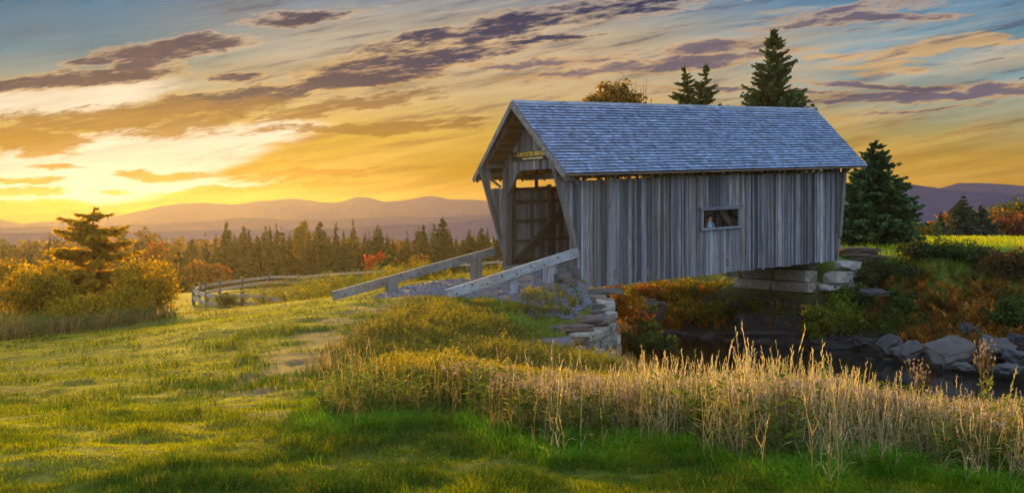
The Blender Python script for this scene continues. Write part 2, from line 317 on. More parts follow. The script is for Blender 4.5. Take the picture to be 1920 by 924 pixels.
# ------------------------------------------------------------------ terrain
YAW, SL, BL, BW, BO = .608, .044, 13.6, 4.24, .651          # bridge: heading, rise along it, length, width, eave overhang
AX, AY, AZ = 2.165, 32.958, -2.415
UX, UY = cos(YAW), sin(YAW)
def AB(a, b): return (AX + UX * a - UY * b, AY + UY * a + UX * b)
def cpx(px, py, Y): v = P(px, py, Y); return (v[0], v[1], -v[2])
CTRL = [(0, 0, 1.62), (-12, 0, 1.72), (14, 0, 1.62), (0, 6, 1.70), (-8, 6, 1.75), (8, 6, 1.68), (3, 8.5, 1.82), (6, 8, 1.76),
        cpx(0, 648, 26), cpx(0, 750, 14), cpx(0, 900, 6.5), cpx(300, 600, 36), cpx(300, 750, 13), cpx(450, 585, 49), cpx(580, 562, 44), cpx(700, 556, 33.5),
        cpx(830, 562, 29), cpx(600, 650, 19.5), cpx(500, 750, 11.6), cpx(160, 622, 33), cpx(100, 690, 19), cpx(400, 655, 20), cpx(760, 620, 22.5),
        cpx(388, 574, 58), cpx(494, 573, 57), cpx(530, 571, 56), cpx(453, 543, 72), cpx(558, 536, 78), cpx(724, 525, 80), cpx(935, 507, 82), cpx(365, 572, 60),
        cpx(640, 556, 40), cpx(740, 530, 55), cpx(860, 515, 55),
        (0, 15, 2.55), (2.5, 14.5, 2.55), (5, 14, 2.7), (9, 13, 2.7), (15, 11, 2.6), (1.5, 11, 2.08), (6, 10.5, 2.12), (12, 8, 2.0),
        (0, 20, 2.85), (1.4, 25, 3.35), (2.0, 27, 3.02), (0.2, 27.5, 2.86), (2.5, 29.5, 2.72), (2.6, 31.5, 2.5), (-.3, 24, 3.0),
        (*AB(0, 2.1), 1.85), (*AB(-1.3, 2.1), 2.16), (*AB(-2.6, 2.1), 2.36), (*AB(-4.7, 2.1), 2.5), (*AB(-7, 2.1), 2.66), (*AB(-1.15, 0), 2.2), (*AB(-2.64, -.1), 2.5), (*AB(-4.4, -.1), 2.62),
        (*AB(-1.3, 4.3), 2.26), (*AB(-4.7, 4.3), 2.52), (*AB(2, 2.1), 1.95), (*AB(1, 5.5), 2.6), (*AB(-1, 6.5), 2.6),
        (*AB(13.7, 2.1), 1.4), (*AB(14.8, 2.1), 1.3), (*AB(16.2, -1.0), 1.9), (16, 43.6, 1.78), (20, 43.5, 1.82), (24, 43, 1.8), (31, 42, 1.7), (18, 50, 1.75), (30, 60, 1.72), (15, 60, 1.7), (25, 80, 2.0), (44, 95, 2.4), (12, 64, 1.8),
        (*AB(12.1, -.3), 3.25), (*AB(12.1, 2), 3.25), (*AB(12.1, 4.3), 3.2), (*AB(11.5, 6), 3.1), (*AB(13.0, -1.1), 3.25), (*AB(14.2, -1.3), 3.0), (*AB(14.6, -.3), 2.5), (*AB(13.4, 6), 2.2), (9, 47, 3.0), (9, 52, 2.6), (7, 53, 2.8), (5, 62, 2.7), (20, 38, 2.3), (26, 36, 2.2), (34, 34, 2.0),
        (-10, 120, 8.0), (0, 100, 6.0), (-35, 110, 8.4), (-70, 110, 9), (-80, 60, 7), (-40, 60, 6), (-35, 35, 4.3), (-75, 150, 10.6), (-30, 150, 10.6), (0, 150, 9.5), (-75, 20, 4.2), (20, 130, 4.5), (50, 140, 5), (60, 60, 1.6), (60, 20, 1.2), (40, 0, 1.5), (-80, -10, 3)]
CT = np.array(CTRL); _K = lambda d2: np.sqrt(d2 + 6.0)
_d2 = ((CT[:, None, :2] - CT[None, :, :2]) ** 2).sum(-1)
_A = np.zeros((len(CT) + 3,) * 2); _A[:len(CT), :len(CT)] = _K(_d2) - 1e-3 * np.eye(len(CT)); _A[:len(CT), -3] = 1; _A[:len(CT), -2:] = CT[:, :2]; _A[-3:, :len(CT)] = _A[:len(CT), -3:].T
_W = np.linalg.solve(_A, np.concatenate([CT[:, 2], np.zeros(3)]))
NEAR = np.array([(-8, 75), (-5, 62), (-1, 47), (2.0, 39.5), (2.9, 35.5), (2.95, 33), (3.0, 30.6), (2.85, 29.2), (2.5, 28.0), (2.1, 26.9), (1.75, 25.9), (1.75, 25.0), (2.8, 24.1), (5.6, 23.4), (8, 22.4), (12, 20.5), (20, 15.5), (42, 8), (90, -20)], float)
FAR = np.array([(-4, 76), (0, 64), (3.2, 53), (5.4, 46.5), (7.0, 42.6), (8.5, 40.4), (10.2, 39.0), (12.5, 38.1), (13.5, 36.6), (13.9, 34.2), (14.4, 32.9), (15.8, 31.6), (19, 29.4), (26, 25), (60, 4), (90, -10)], float)
WATER = -5.0
def pdist(x, y, pl):
    """distance to a polyline and the side of it (+ = left of its direction)"""
    best = np.full(x.shape, 1e18); side = np.zeros(x.shape)
    for (x0, y0), (x1, y1) in zip(pl[:-1], pl[1:]):
        dx, dy = x1 - x0, y1 - y0; L2 = dx * dx + dy * dy
        t = np.clip(((x - x0) * dx + (y - y0) * dy) / L2, 0, 1)
        d2 = (x - x0 - t * dx) ** 2 + (y - y0 - t * dy) ** 2
        c = dx * (y - y0) - dy * (x - x0)
        u = d2 < best; best = np.where(u, d2, best); side = np.where(u, c, side)
    return np.sqrt(best), side
def upland(x, y):
    xq = np.clip(x, -90, 72); yq = np.clip(y, -14, 168)
    h = np.zeros(x.shape)
    for i in range(0, len(xq), 20000):
        sl = slice(i, i + 20000)
        d2 = (xq[sl, None] - CT[None, :, 0]) ** 2 + (yq[sl, None] - CT[None, :, 1]) ** 2
        h[sl] = _K(d2) @ _W[:-3] + _W[-3] + _W[-2] * xq[sl] + _W[-1] * yq[sl]
    far = np.interp(y, [100, 150, 200, 300, 500, 900, 2500], [9, 10.5, 13, 16, 19, 22, 30])
    return -(h * (1 - sst(y, 115, 165)) + far * sst(y, 115, 165))
def height(x, y, bumps=True):
    x = np.asarray(x, float).ravel(); y = np.asarray(y, float).ravel()
    z = upland(x, y)
    if bumps:
        k = sst(y, 60, 30)
        z = z + k * ((fbm(x * .55, y * .55, 3) - .5) * .15 + (fbm(x * 1.9, y * 1.9, 9) - .5) * .10 + (fbm(x * 3.6, y * 3.6, 10, 3) - .5) * .085 * sst(y, 26, 14))
    inc = np.flatnonzero((y < 80) & (y > -25) & (x > -14) & (x < 95))
    if len(inc):
        X, Y = x[inc], y[inc]
        dn, sn = pdist(X, Y, NEAR); df, sf = pdist(X, Y, FAR)
        near = sn < 0; far = sf > 0
        # NEAR and FAR run downstream: the near bank is on the right of NEAR, the far bank on the left of FAR
        wn = .6 + 8.4 * sst(Y, 24.7, 22.4) * sst(X, -.3, 4.5); wn = np.where(Y > 40, 2.2, wn)
        wf = 2.4 + 4.6 * sst(X, 12.2, 16.0); wf = np.where(Y > 44, 7.0, wf)
        zi = z[inc]; d = np.where(near, dn, df); w = np.where(near, wn, wf)
        t = np.clip(d / w, 0, 1); tt = np.where(near, sst(t, 0, 1), 1 - (1 - t) ** 1.6)
        zb = WATER + .02 + (zi - WATER) * tt + (fbm(X * .8, Y * .8, 21) - .5) * .7 * t * (1 - t) * 4 * np.where(far, 1, .3)
        zw = WATER - .55 * sst(np.minimum(dn, df), 0, 2.2) - .02
        z[inc] = np.where(near | far, np.where(t < 1, zb, zi), zw)
    return z
def hz(x, y): return float(height(np.array([x]), np.array([y]), False)[0])
def axis(lo, hi, d0, dmin, dmax, g=1.09):
    a = list(np.arange(lo, hi + 1e-6, d0)); s = d0; v = lo
    while v > dmin: s *= g; v -= s; a.insert(0, max(v, dmin))
    s = d0; v = hi
    while v < dmax: s *= g; v += s; a.append(min(v, dmax))
    return np.array(a)
gx = axis(-16, 26, .2, -900, 900); gy = axis(4, 48, .2, -300, 900)
GX, GY = np.meshgrid(gx, gy); gz = height(GX.ravel(), GY.ravel())
nx, ny = len(gx), len(gy)
idx = np.arange(nx * ny).reshape(ny, nx)
quads = np.stack([idx[:-1, :-1], idx[:-1, 1:], idx[1:, 1:], idx[1:, :-1]], -1).reshape(-1, 4)
def dirtmask(x, y):
    """worn brown track from the foreground up to the ramp, plus scattered bare spots"""
    pl = np.array([cpx(470, 722, 14)[:2], cpx(545, 680, 16.6)[:2], cpx(585, 640, 20)[:2], cpx(650, 605, 24)[:2], cpx(700, 585, 27)[:2]])
    d, _ = pdist(np.asarray(x, float), np.asarray(y, float), pl)
    w = .55 + .5 * fbm(x * .7, y * .7, 44)
    tr = sst(d, w * 1.2, w * .3) * sst(fbm(x * 1.1, y * 1.1, 45), .36, .58)
    sp = sst(fbm(x * .45 + 9, y * .45, 46), .64, .72) * sst(fbm(x * 1.6, y * 1.6, 47), .4, .6) * .8
    return np.clip(tr * 1.1 + sp * .7, 0, 1)
gxx, gyy = GX.ravel(), GY.ravel()
dm = dirtmask(gxx, gyy)[:, None] * (sst(gyy, 42, 30) * sst(gyy, 8, 10))[:, None]
sz = fbm(gxx * .9, gyy * .9, 50)[:, None]
grassc = np.array([.075, .085, .010]) * (.6 + .8 * sz) + np.array([.05, .035, .004]) * (fbm(gxx * .35, gyy * .35, 52)[:, None])
farc = np.array([.055, .06, .018]); gt = grassc
ffar = sst(gyy, 90, 160)[:, None]; gt = gt * (1 - ffar) + farc * ffar
field = (sst(gyy, 38, 46) * sst(gxx, 6, 12) * sst(gyy, 130, 100))[:, None]
gt = gt * (1 - field) + np.array([.13, .15, .012]) * (.75 + .5 * sz) * field
gt = gt * (1 - dm) + np.array([.15, .10, .042]) * (.7 + .6 * sz) * dm
bank = sst(np.array(gz), -2.7, -3.6)[:, None] * sst(gyy, 80, 60)[:, None] * ((gxx > 1.5) & (gyy > 15))[:, None]
gt = gt * (1 - bank) + np.array([.035, .028, .018]) * (.6 + .8 * sz) * bank
mb = MB(); mb.add(np.column_stack([gxx, gyy, gz]), quads, None, gt)
m, t = mat('ground'); c = tint_of(t); tc = t.n('ShaderNodeTexCoord').outputs['Object']
n1 = t.n('ShaderNodeTexNoise', {'Vector': tc, 'Scale': 6.0, 'Detail': 8.0, 'Roughness': .7}).outputs[0]
n2 = t.n('ShaderNodeTexNoise', {'Vector': tc, 'Scale': 40.0, 'Detail': 4.0}).outputs[0]
cc = t.mix(1.0, c, t.ramp(n1, [(.3, .55), (.7, 1.4)]), 'MULTIPLY')
bp = t.n('ShaderNodeBump', {'Height': t.m('ADD', n1, t.m('MULTIPLY', n2, .4)), 'Strength': .9, 'Distance': .05})
t.n('ShaderNodeOutputMaterial', {0: t.n('ShaderNodeBsdfPrincipled', {'Base Color': cc, 'Roughness': .95, 'Specular IOR Level': .1, 'Normal': bp})})
struct(mb.build('ground', m, smooth=True))
# water
wp = np.vstack([NEAR, FAR[::-1]]); mb = MB()
xs = np.arange(-12, 60.1, 1.2); ys = np.arange(2, 80.1, 1.2); WX, WY = np.meshgrid(xs, ys); i2 = np.arange(WX.size).reshape(WX.shape)
dnn, snn = pdist(WX.ravel(), WY.ravel(), NEAR); dff, sff = pdist(WX.ravel(), WY.ravel(), FAR)
ok = (((snn > 0) & (sff < 0)) | (dnn < 1.8) | (dff < 1.8)).reshape(WX.shape)
okq = ok[:-1, :-1] & ok[1:, :-1] & ok[:-1, 1:] & ok[1:, 1:]
q = np.stack([i2[:-1, :-1], i2[:-1, 1:], i2[1:, 1:], i2[1:, :-1]], -1)[okq]
mb.add(np.column_stack([WX.ravel(), WY.ravel(), np.full(WX.size, WATER)]), q)
m, t = mat('creek_water'); tc = t.n('ShaderNodeTexCoord').outputs['Object']
nn = t.n('ShaderNodeTexNoise', {'Vector': t.n('ShaderNodeMapping', {0: tc, 'Scale': (2.2, 5, 1)}), 'Scale': 1.0, 'Detail': 3.0}).outputs[0]
bp = t.n('ShaderNodeBump', {'Height': nn, 'Strength': .12, 'Distance': .05})
t.n('ShaderNodeOutputMaterial', {0: t.n('ShaderNodeBsdfPrincipled', {'Base Color': (.010, .010, .007, 1), 'Roughness': .06, 'IOR': 1.33, 'Normal': bp})})
struct(mb.build('creek_water', m))
# gravel road: ramp between the guard rails, spilling over the near shoulder
aa = np.arange(-10.5, .45, .14); bb = np.arange(-4.6, 4.9, .14); RA, RB = np.meshgrid(aa, bb); RX = AX + UX * RA - UY * RB; RY = AY + UY * RA + UX * RB
n = (fbm(RX * 1.3, RY * 1.3, 61) - .5) * 1.6
cen = np.where(RA < -5.5, 2.1 - .05 * (RA + 5.5) ** 2, 2.1); hw = np.where(RA < -5.5, 2.0 + .22 * (RA + 5.5), 2.0)
main = (np.abs(RB - cen) < hw + n * .35) & (RA > -7.2 + n)
spill = ((RA > -3.6 + n) & (RB < .8) & (RB > -1.5 - (RA + 3.6) * .55 + n * .9) & (RA < -.1)) | ((RX > .3 + n * .35) & (RX < 2.45) & (RY > 27.7 + n * .4) & (RY < 33) & (RA < -.1) & (pdist(RX, RY, NEAR)[0] > .6))
# the shoulder also follows down to the cap stones
okv = main | spill; rz_ = height(RX.ravel(), RY.ravel()).reshape(RX.shape) + .022
i2 = np.arange(RX.size).reshape(RX.shape); okq = okv[:-1, :-1] & okv[1:, :-1] & okv[:-1, 1:] & okv[1:, 1:]
q = np.stack([i2[:-1, :-1], i2[:-1, 1:], i2[1:, 1:], i2[1:, :-1]], -1)[okq]
mb = MB(); mb.add(np.column_stack([RX.ravel(), RY.ravel(), rz_.ravel()]), q)
m, t = mat('gravel'); tc = t.n('ShaderNodeTexCoord').outputs['Object']
vo = t.n('ShaderNodeTexVoronoi', {'Vector': tc, 'Scale': 28.0}); n1 = t.n('ShaderNodeTexNoise', {'Vector': tc, 'Scale': 1.4, 'Detail': 8.0, 'Roughness': .7}).outputs[0]
c0 = t.mix(.5, (.125, .125, .14), t.n('ShaderNodeSeparateColor', {0: vo.outputs['Color']}).outputs[0], 'MULTIPLY')
c0 = t.mix(1.0, c0, t.ramp(n1, [(.3, (.8, .76, .7)), (.6, (1.25, 1.25, 1.3))]), 'MULTIPLY')
c0 = t.mix(t.m('MULTIPLY', t.smooth(n1, .56, .66), .6), c0, (.14, .09, .045))
bp = t.n('ShaderNodeBump', {'Height': vo.outputs['Distance'], 'Strength': .9, 'Distance': .03})
t.n('ShaderNodeOutputMaterial', {0: t.n('ShaderNodeBsdfPrincipled', {'Base Color': c0, 'Roughness': .9, 'Normal': bp})})
struct(mb.build('gravel_road', m, smooth=True))
def on_gravel(x, y):
    dx, dy = np.asarray(x) - AX, np.asarray(y) - AY; a = dx * UX + dy * UY; b = -dx * UY + dy * UX
    c_ = np.where(a < -5.5, 2.1 - .05 * (a + 5.5) ** 2, 2.1)
    nz_ = (fbm(np.asarray(x) * 1.3, np.asarray(y) * 1.3, 61) - .5) * 1.6
    m1 = (np.abs(b - c_) < np.where(a < -5.5, 2.0 + .22 * (a + 5.5), 2.0) + nz_ * .35) & (a > -7.2 + nz_) & (a < 15)
    m2 = (a > -3.6 + nz_) & (b < .8) & (b > -1.5 - (a + 3.6) * .55 + nz_ * .9) & (a < 0)
    X_, Y_ = np.asarray(x), np.asarray(y); m3 = (X_ > .3 + nz_ * .35) & (X_ < 2.45) & (Y_ > 27.7 + nz_ * .4) & (Y_ < 33) & (a < -.1)
    dn_, sn_ = pdist(X_, Y_, NEAR)
    return m1 | m2 | (m3 & (dn_ > .6) & (sn_ < 0))
# ------------------------------------------------------------------ mountains
M_HILL, t = mat('hill_forest'); tc = t.n('ShaderNodeTexCoord').outputs['Object']
n1 = t.n('ShaderNodeTexNoise', {'Vector': tc, 'Scale': .16, 'Detail': 8.0, 'Roughness': .7}).outputs[0]
n2 = t.n('ShaderNodeTexNoise', {'Vector': tc, 'Scale': .03, 'Detail': 3.0}).outputs[0]
c0 = t.mix(t.smooth(n2, .42, .6), t.ramp(n1, [(.35, (.056, .050, .072)), (.65, (.070, .062, .086))]), t.ramp(n1, [(.35, (.062, .052, .070)), (.65, (.084, .062, .078))]))  # purple tones put part of the distance haze into the hill colour
t.n('ShaderNodeOutputMaterial', {0: t.n('ShaderNodeBsdfPrincipled', {'Base Color': c0, 'Roughness': 1.0, 'Specular IOR Level': 0.0})})
def ridge(name, prof, Y, depth, seed, rough=1.0, base=-26):
    """a ridge: crest height from photo pixels at distance Y, a long front slope, a back slope"""
    pr = np.array(prof, float); px = np.linspace(pr[0, 0], pr[-1, 0], 420)
    cy = np.interp(px, pr[:, 0], pr[:, 1])
    k = np.ones(5) / 5; cy = np.convolve(np.pad(cy, 2, 'edge'), k, 'valid')
    cy = cy + (fbm(px / 40, px * 0 + seed, seed, 5) - .5) * 3.2 * rough
    X = (px - 960) / F * Y; Z = (YH - cy) / F * Y
    ts = np.concatenate([np.linspace(-1, 0, 26), np.linspace(.1, 1, 8)])
    V = []
    for tt in ts:
        prof_t = (1 - abs(tt)) ** 1.25 if tt < 0 else 1 - tt ** 1.5
        y = Y + tt * depth * (1 if tt < 0 else .45) + (fbm(X / (depth * .25), X * 0 + tt * 3, seed + 5) - .5) * depth * .12 * (1 - abs(tt))
        z = base + (Z - base) * prof_t + (0 if tt == 0 else 1) * (fbm(X / (depth * .12), X * 0 + tt * 4, seed + 9) - .5) * (Z - base) * .22 * min(1, abs(tt) * 4) * (1 - abs(tt))
        V.append(np.column_stack([X, np.broadcast_to(y, X.shape), z]))
    V = np.array(V); n_, m_ = V.shape[:2]; i2 = np.arange(n_ * m_).reshape(n_, m_)
    q = np.stack([i2[:-1, :-1], i2[:-1, 1:], i2[1:, 1:], i2[1:, :-1]], -1).reshape(-1, 4)
    mb = MB(); mb.add(V.reshape(-1, 3), q); return struct(mb.build(name, M_HILL, smooth=True))
ridge('mountains', [(-250, 408), (-100, 414), (-20, 409), (10, 411), (45, 419), (110, 415), (180, 414), (222, 405), (262, 396), (300, 386), (330, 382), (395, 380), (432, 384), (455, 381), (482, 377), (550, 372.5), (602, 380), (640, 379), (668, 369), (690, 370), (722, 379), (760, 374), (805, 365.5), (850, 373), (920, 378), (965, 384), (1100, 392), (1300, 398)], 560, 175, 3, 1.4)
ridge('mountains', [(1500, 380), (1600, 358), (1690, 340), (1745, 350), (1800, 359), (1832, 360.5), (1862, 360), (1902, 366), (1960, 374), (2200, 385)], 320, 118, 11, 1.2)
ridge('mountains', [(1650, 372), (1720, 362), (1762, 354), (1792, 344), (1830, 343), (1882, 346), (1922, 350), (2000, 354), (2250, 372)], 460, 110, 17, .9)
ridge('mountains', [(1800, 376), (1860, 372), (1900, 365), (1960, 358), (2100, 350), (2300, 360)], 255, 70, 19, .8)
ridge('hills', [(-100, 428), (200, 424), (400, 414), (440, 408), (500, 409), (540, 412), (620, 412), (700, 408), (760, 406), (820, 408), (870, 404), (930, 400), (1000, 402), (1200, 405)], 380, 92, 23, .8)
ridge('hills', [(-100, 438), (300, 434), (450, 430), (575, 429), (650, 427), (700, 424), (738, 421.5), (820, 420), (870, 414), (905, 411), (980, 412), (1200, 414)], 275, 66, 29, .8)
ridge('hills', [(1500, 396), (1640, 402), (1690, 402), (1745, 403), (1800, 405), (1960, 402), (2200, 400)], 185, 40, 31, .9)
# ------------------------------------------------------------------ haze: the air of the valley
mb = MB(); mb.box((0, 300, -12.5), (1840, 1260, 61))
m, t = mat('haze_air')
vol = t.n('ShaderNodeVolumePrincipled', {'Color': (.62, .53, .70, 1), 'Density': HAZE_D, 'Anisotropy': HAZE_G})
t.nt.links.new(vol.outputs[0], t.n('ShaderNodeOutputMaterial').inputs['Volume'])
hzb = mb.build('haze', m); hzb['kind'] = 'stuff'; hzb.display_type = 'WIRE'
# ------------------------------------------------------------------ covered bridge (local axes: a along, b across away from the camera, z up)
bridge = thing('covered_bridge', 'weathered grey wooden covered bridge with a shingled gable roof spanning the creek', 'covered bridge', (AX, AY, AZ), YAW)
def L(a, b, z): return np.array([a, b, z + SL * a])
rng = np.random.default_rng(11)
ZT = 3.62; ZR, ZE = 6.361, 3.795
PITCH = (ZR - ZE) / (BW / 2 + BO)
def roofz(b): return ZR - abs(b - BW / 2) * PITCH            # top of the sheathing
def boardtint(dark=1.0, cool=1.0):
    v = rng.choice([.05, .085, .115, .145, .185, .24], p=[.12, .2, .28, .22, .13, .05]) * rng.uniform(.85, 1.15) * dark * 1.14
    w = rng.uniform(-.03, .035)
    return np.array([v * (1.07 + w), v * 1.0, v * (.97 - w * 1.5)])
def vboard(mb, a0, a1, b, z0, z1, th, tint, zb=None, zt=None):
    """one upright board between a0 and a1; z0/z1 may be a pair (values at a0 and a1)"""
    z00, z01 = z0 if isinstance(z0, tuple) else (z0, z0); z10, z11 = z1 if isinstance(z1, tuple) else (z1, z1)
    poly = [L(a0, b, z00), L(a1, b, z01), L(a1, b, z11), L(a0, b, z10)]
    mb.prism(poly, (0, th, 0), tint)
WA0, WA1, WZ0, WZ1 = 5.80, 7.65, 1.70, 2.33                  # window opening
def wing0(a): return 1.08 + (-a) / .327                      # lower edge of the flaring end of a wall
def side_wall(b, th, seed, window, name, label=None):
    mb = MB(); a = -1.0; sgn = -1 if th < 0 else 1
    while a < BL + .42:
        w = rng.choice([.09, .13, .16, .2, .24], p=[.15, .25, .3, .2, .1]); a1 = min(a + w, BL + .45)
        g = rng.uniform(.006, .02); t_ = boardtint(); off = rng.uniform(0, .022) * sgn
        zb = rng.uniform(-.035, .03); zt = (ZT - .03 if window else 3.42) + rng.uniform(-.02, .02)
        def zl(q):
            if q < 0: return wing0(q)
            if q > BL: return 1.0 + (q - BL) / .13
            return zb
        if a < 0 and a1 > 0: a1 = 0.0
        if a < BL and a1 > BL: a1 = BL
        tops = zt if a > -.72 else roofz(b) - .16
        if tops < max(zl(a + g), zl(a1)) + .05: a = a1; continue
        if a1 - a > .03:
            if window and a1 > WA0 and a < WA1:
                vboard(mb, a + g, a1, b + off, zb, WZ0, th, t_); vboard(mb, a + g, a1, b + off, WZ1, zt, th, boardtint())
            else:
                vboard(mb, a + g, a1, b + off, (zl(a + g), zl(a1)), tops, th, t_)
                if rng.random() < .42 and a > 0 and a1 < BL:      # cover strip over the joint
                    vboard(mb, a1 - .028, a1 + .03, b + off + (-.022 if sgn > 0 else .022), zb + .01, zt - .01, -.018 * sgn, boardtint())
        a = a1
    o = mb.build(name, M_WALL, bridge)
    if label: o['label'] = label
    return o
side_wall(0, .03, 1, True, 'side_wall', 'creek side wall of grey upright boards with the window')
side_wall(BW, -.03, 2, False, 'side_wall', 'far side wall of brown boards seen through the portal')
# girts and studs inside the walls
for b, s_ in ((0.035, 1), (BW - .035, -1)):
    mb = MB(); gt_ = np.array([.075, .06, .045])
    for z in (.72, 1.45, 2.18, 2.9, 3.36):
        if s_ > 0 and z in (1.45, 2.18): continue
        mb.beam(L(.1, b + .05 * s_, z), L(BL - .1, b + .05 * s_, z), .09, .11, gt_ * rng.uniform(.8, 1.2))
    for k in range(9):
        a = .25 + k * 1.62
        if s_ > 0 and WA0 - .1 < a < WA1 + .1: continue
        mb.box(L(a, b + .16 * s_, 2.0), (.12, .12, 3.0), gt_ * rng.uniform(.8, 1.2))
    mb.build('wall_frame', M_BEAMX, bridge)
# timber trusses: sloping braces behind each wall
for b in (.34, BW - .34):
    mb = MB(); tt = np.array([.06, .048, .036])
    for (a0, z0, a1, z1) in ((.35, .75, 3.6, 3.5), (6.1, 3.35, 8.4, .9), (5.6, .8, 3.8, 3.5), (BL - .35, .75, BL - 3.6, 3.5), (9.9, 3.4, 8.0, .8)):
        mb.beam(L(a0, b, z0), L(a1, b, z1), .16, .26, tt * rng.uniform(.8, 1.15))
    mb.build('truss_brace', M_BEAMX, bridge)
# plates on top of the studs above the open slot, cross ties
mb = MB()
for b in (.16, BW - .16): mb.beam(L(-.9, b, roofz(b) - .33), L(BL + .9, b, roofz(b) - .33), .2, .14, (.10, .085, .07))
mb.build('wall_plate', M_BEAMX, bridge)
for k in range(5):
    mb = MB(); a = .9 + k * 2.9; mb.beam(L(a, .1, 3.78), L(a, BW - .1, 3.78), .16, .2, (.12, .10, .08)); mb.build('cross_tie', M_POST, bridge)
# short posts in the open slot
for b in (.1, BW - .1):
    for k in range(14):
        mb = MB(); mb.box(L(.35 + k * 1.0, b, 3.76), (.1, .1, .72), np.array([.13, .11, .09]) * rng.uniform(.8, 1.2)); mb.build('slot_stud', M_POST, bridge)
# floor deck
mb = MB(); a = -.15
while a < BL + .1:
    mb.box(L(a + .1, BW / 2, .565), (.19, BW - .1, .08), np.array([.2, .17, .14]) * rng.uniform(.7, 1.2)); a += .2
mb.build('floor_deck', M_WALL, bridge)
mb = MB()
for b in (.12, 1.4, 2.8, BW - .12): mb.beam(L(.05, b, .36), L(BL - .05, b, .36), .2, .3, (.12, .1, .085))
mb.build('floor_beam', M_BEAMX, bridge)
# roof
GR, GE = 1.169, .973
def rp(s, t, side, lift=0.0):
    """point on the roof: s 0..1 along from near end, t 0 eave .. 1 ridge"""
    g = GE + (GR - GE) * t
    a = -g + s * (BL + 2 * g)
    b = (-BO + (BW / 2 + BO) * t) if side < 0 else (BW + BO - (BW / 2 + BO) * t)
    n_ = np.array([0, side * PITCH, 1.0]) / math.hypot(1, PITCH)
    z = ZE + (ZR - ZE) * t
    return L(a, b, z) + n_ * lift
mb = MB()
for side in (-1, 1):
    c4 = [rp(0, 0, side), rp(1, 0, side), rp(1, 1, side), rp(0, 1, side)]
    mb.prism(c4, (0, 0, -.07), (.15, .10, .06), 0)
    NC = 25
    for k in range(NC):
        t0, t1 = k / NC - .004, (k + 1.25) / NC; t1 = min(t1, 1.0)
        s = 0.0; row = rng.uniform(.92, 1.08)
        while s < 1:
            w = rng.uniform(.09, .2) / (BL + 2.1); s1 = min(s + w, 1.0)
            if 1 - s1 < .004: s1 = 1.0
            e = rng.uniform(-.0035, .0035) if k else 0
            v = rng.choice([.165, .205, .245, .29], p=[.15, .35, .35, .15]) * row * rng.uniform(.9, 1.1); wv = rng.uniform(-.03, .03)
            ti = np.array([v * (.77 + wv), v * .96, v * (1.28 - wv)])
            if rng.random() < .05: ti = ti * np.array([.8, .72, .62])
            g = .0035 / (BL + 2)
            lo = .05 + rng.uniform(0, .009)
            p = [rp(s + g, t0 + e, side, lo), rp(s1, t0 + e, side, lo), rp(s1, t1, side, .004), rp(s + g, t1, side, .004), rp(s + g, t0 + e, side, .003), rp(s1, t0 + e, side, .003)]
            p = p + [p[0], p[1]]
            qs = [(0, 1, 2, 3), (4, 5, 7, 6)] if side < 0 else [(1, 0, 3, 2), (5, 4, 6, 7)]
            tv = np.vstack([np.tile(ti, (4, 1)), np.tile(ti * .1, (4, 1))])     # shadow line under each course, painted dark into the sawn ends
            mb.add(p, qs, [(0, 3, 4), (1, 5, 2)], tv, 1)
            s = s1
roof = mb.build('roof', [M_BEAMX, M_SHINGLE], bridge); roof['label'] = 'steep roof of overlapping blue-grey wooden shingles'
mb = MB(); n = 48
for side in (-1, 1):
    for k in range(n):
        v = .2 * rng.uniform(.75, 1.25); p0, p1 = rp(k / n + .0006, 1, 1), rp((k + 1) / n, 1, 1)
        d = np.array([0, side * .17, -.17 * PITCH]); up = np.array([0, 0, .05])
        mb.prism([p0 + up, p1 + up, p1 + up + d, p0 + up + d], (0, 0, -.018), (v * .95, v, v * 1.05))
mb.build('ridge_cap', M_SHINGLE, roof)
for s in (0, 1):
    for side in (-1, 1):
        mb = MB(); e = -.03 if s == 0 else .03
        p, q_ = rp(s, .0, side, -.10), rp(s, .998, side, -.10); p[0] += e; q_[0] += e
        mb.beam(p, q_, .035, .17, (.20, .17, .14), up=(0, 0, 1)); mb.build('rake_board', M_BEAMX, roof)
# rafters with tails showing below the eaves
for k in range(16):
    a = -.85 + k * (BL + 1.7) / 15
    for side in (-1, 1):
        mb = MB(); b0 = -BO + .06 if side < 0 else BW + BO - .06
        mb.beam(L(a, b0, roofz(b0) - .15), L(a, BW / 2 + side * .03, ZR - .19), .06, .14, np.array([.16, .12, .085]) * rng.uniform(.8, 1.2)); mb.build('rafter', M_POST, roof)
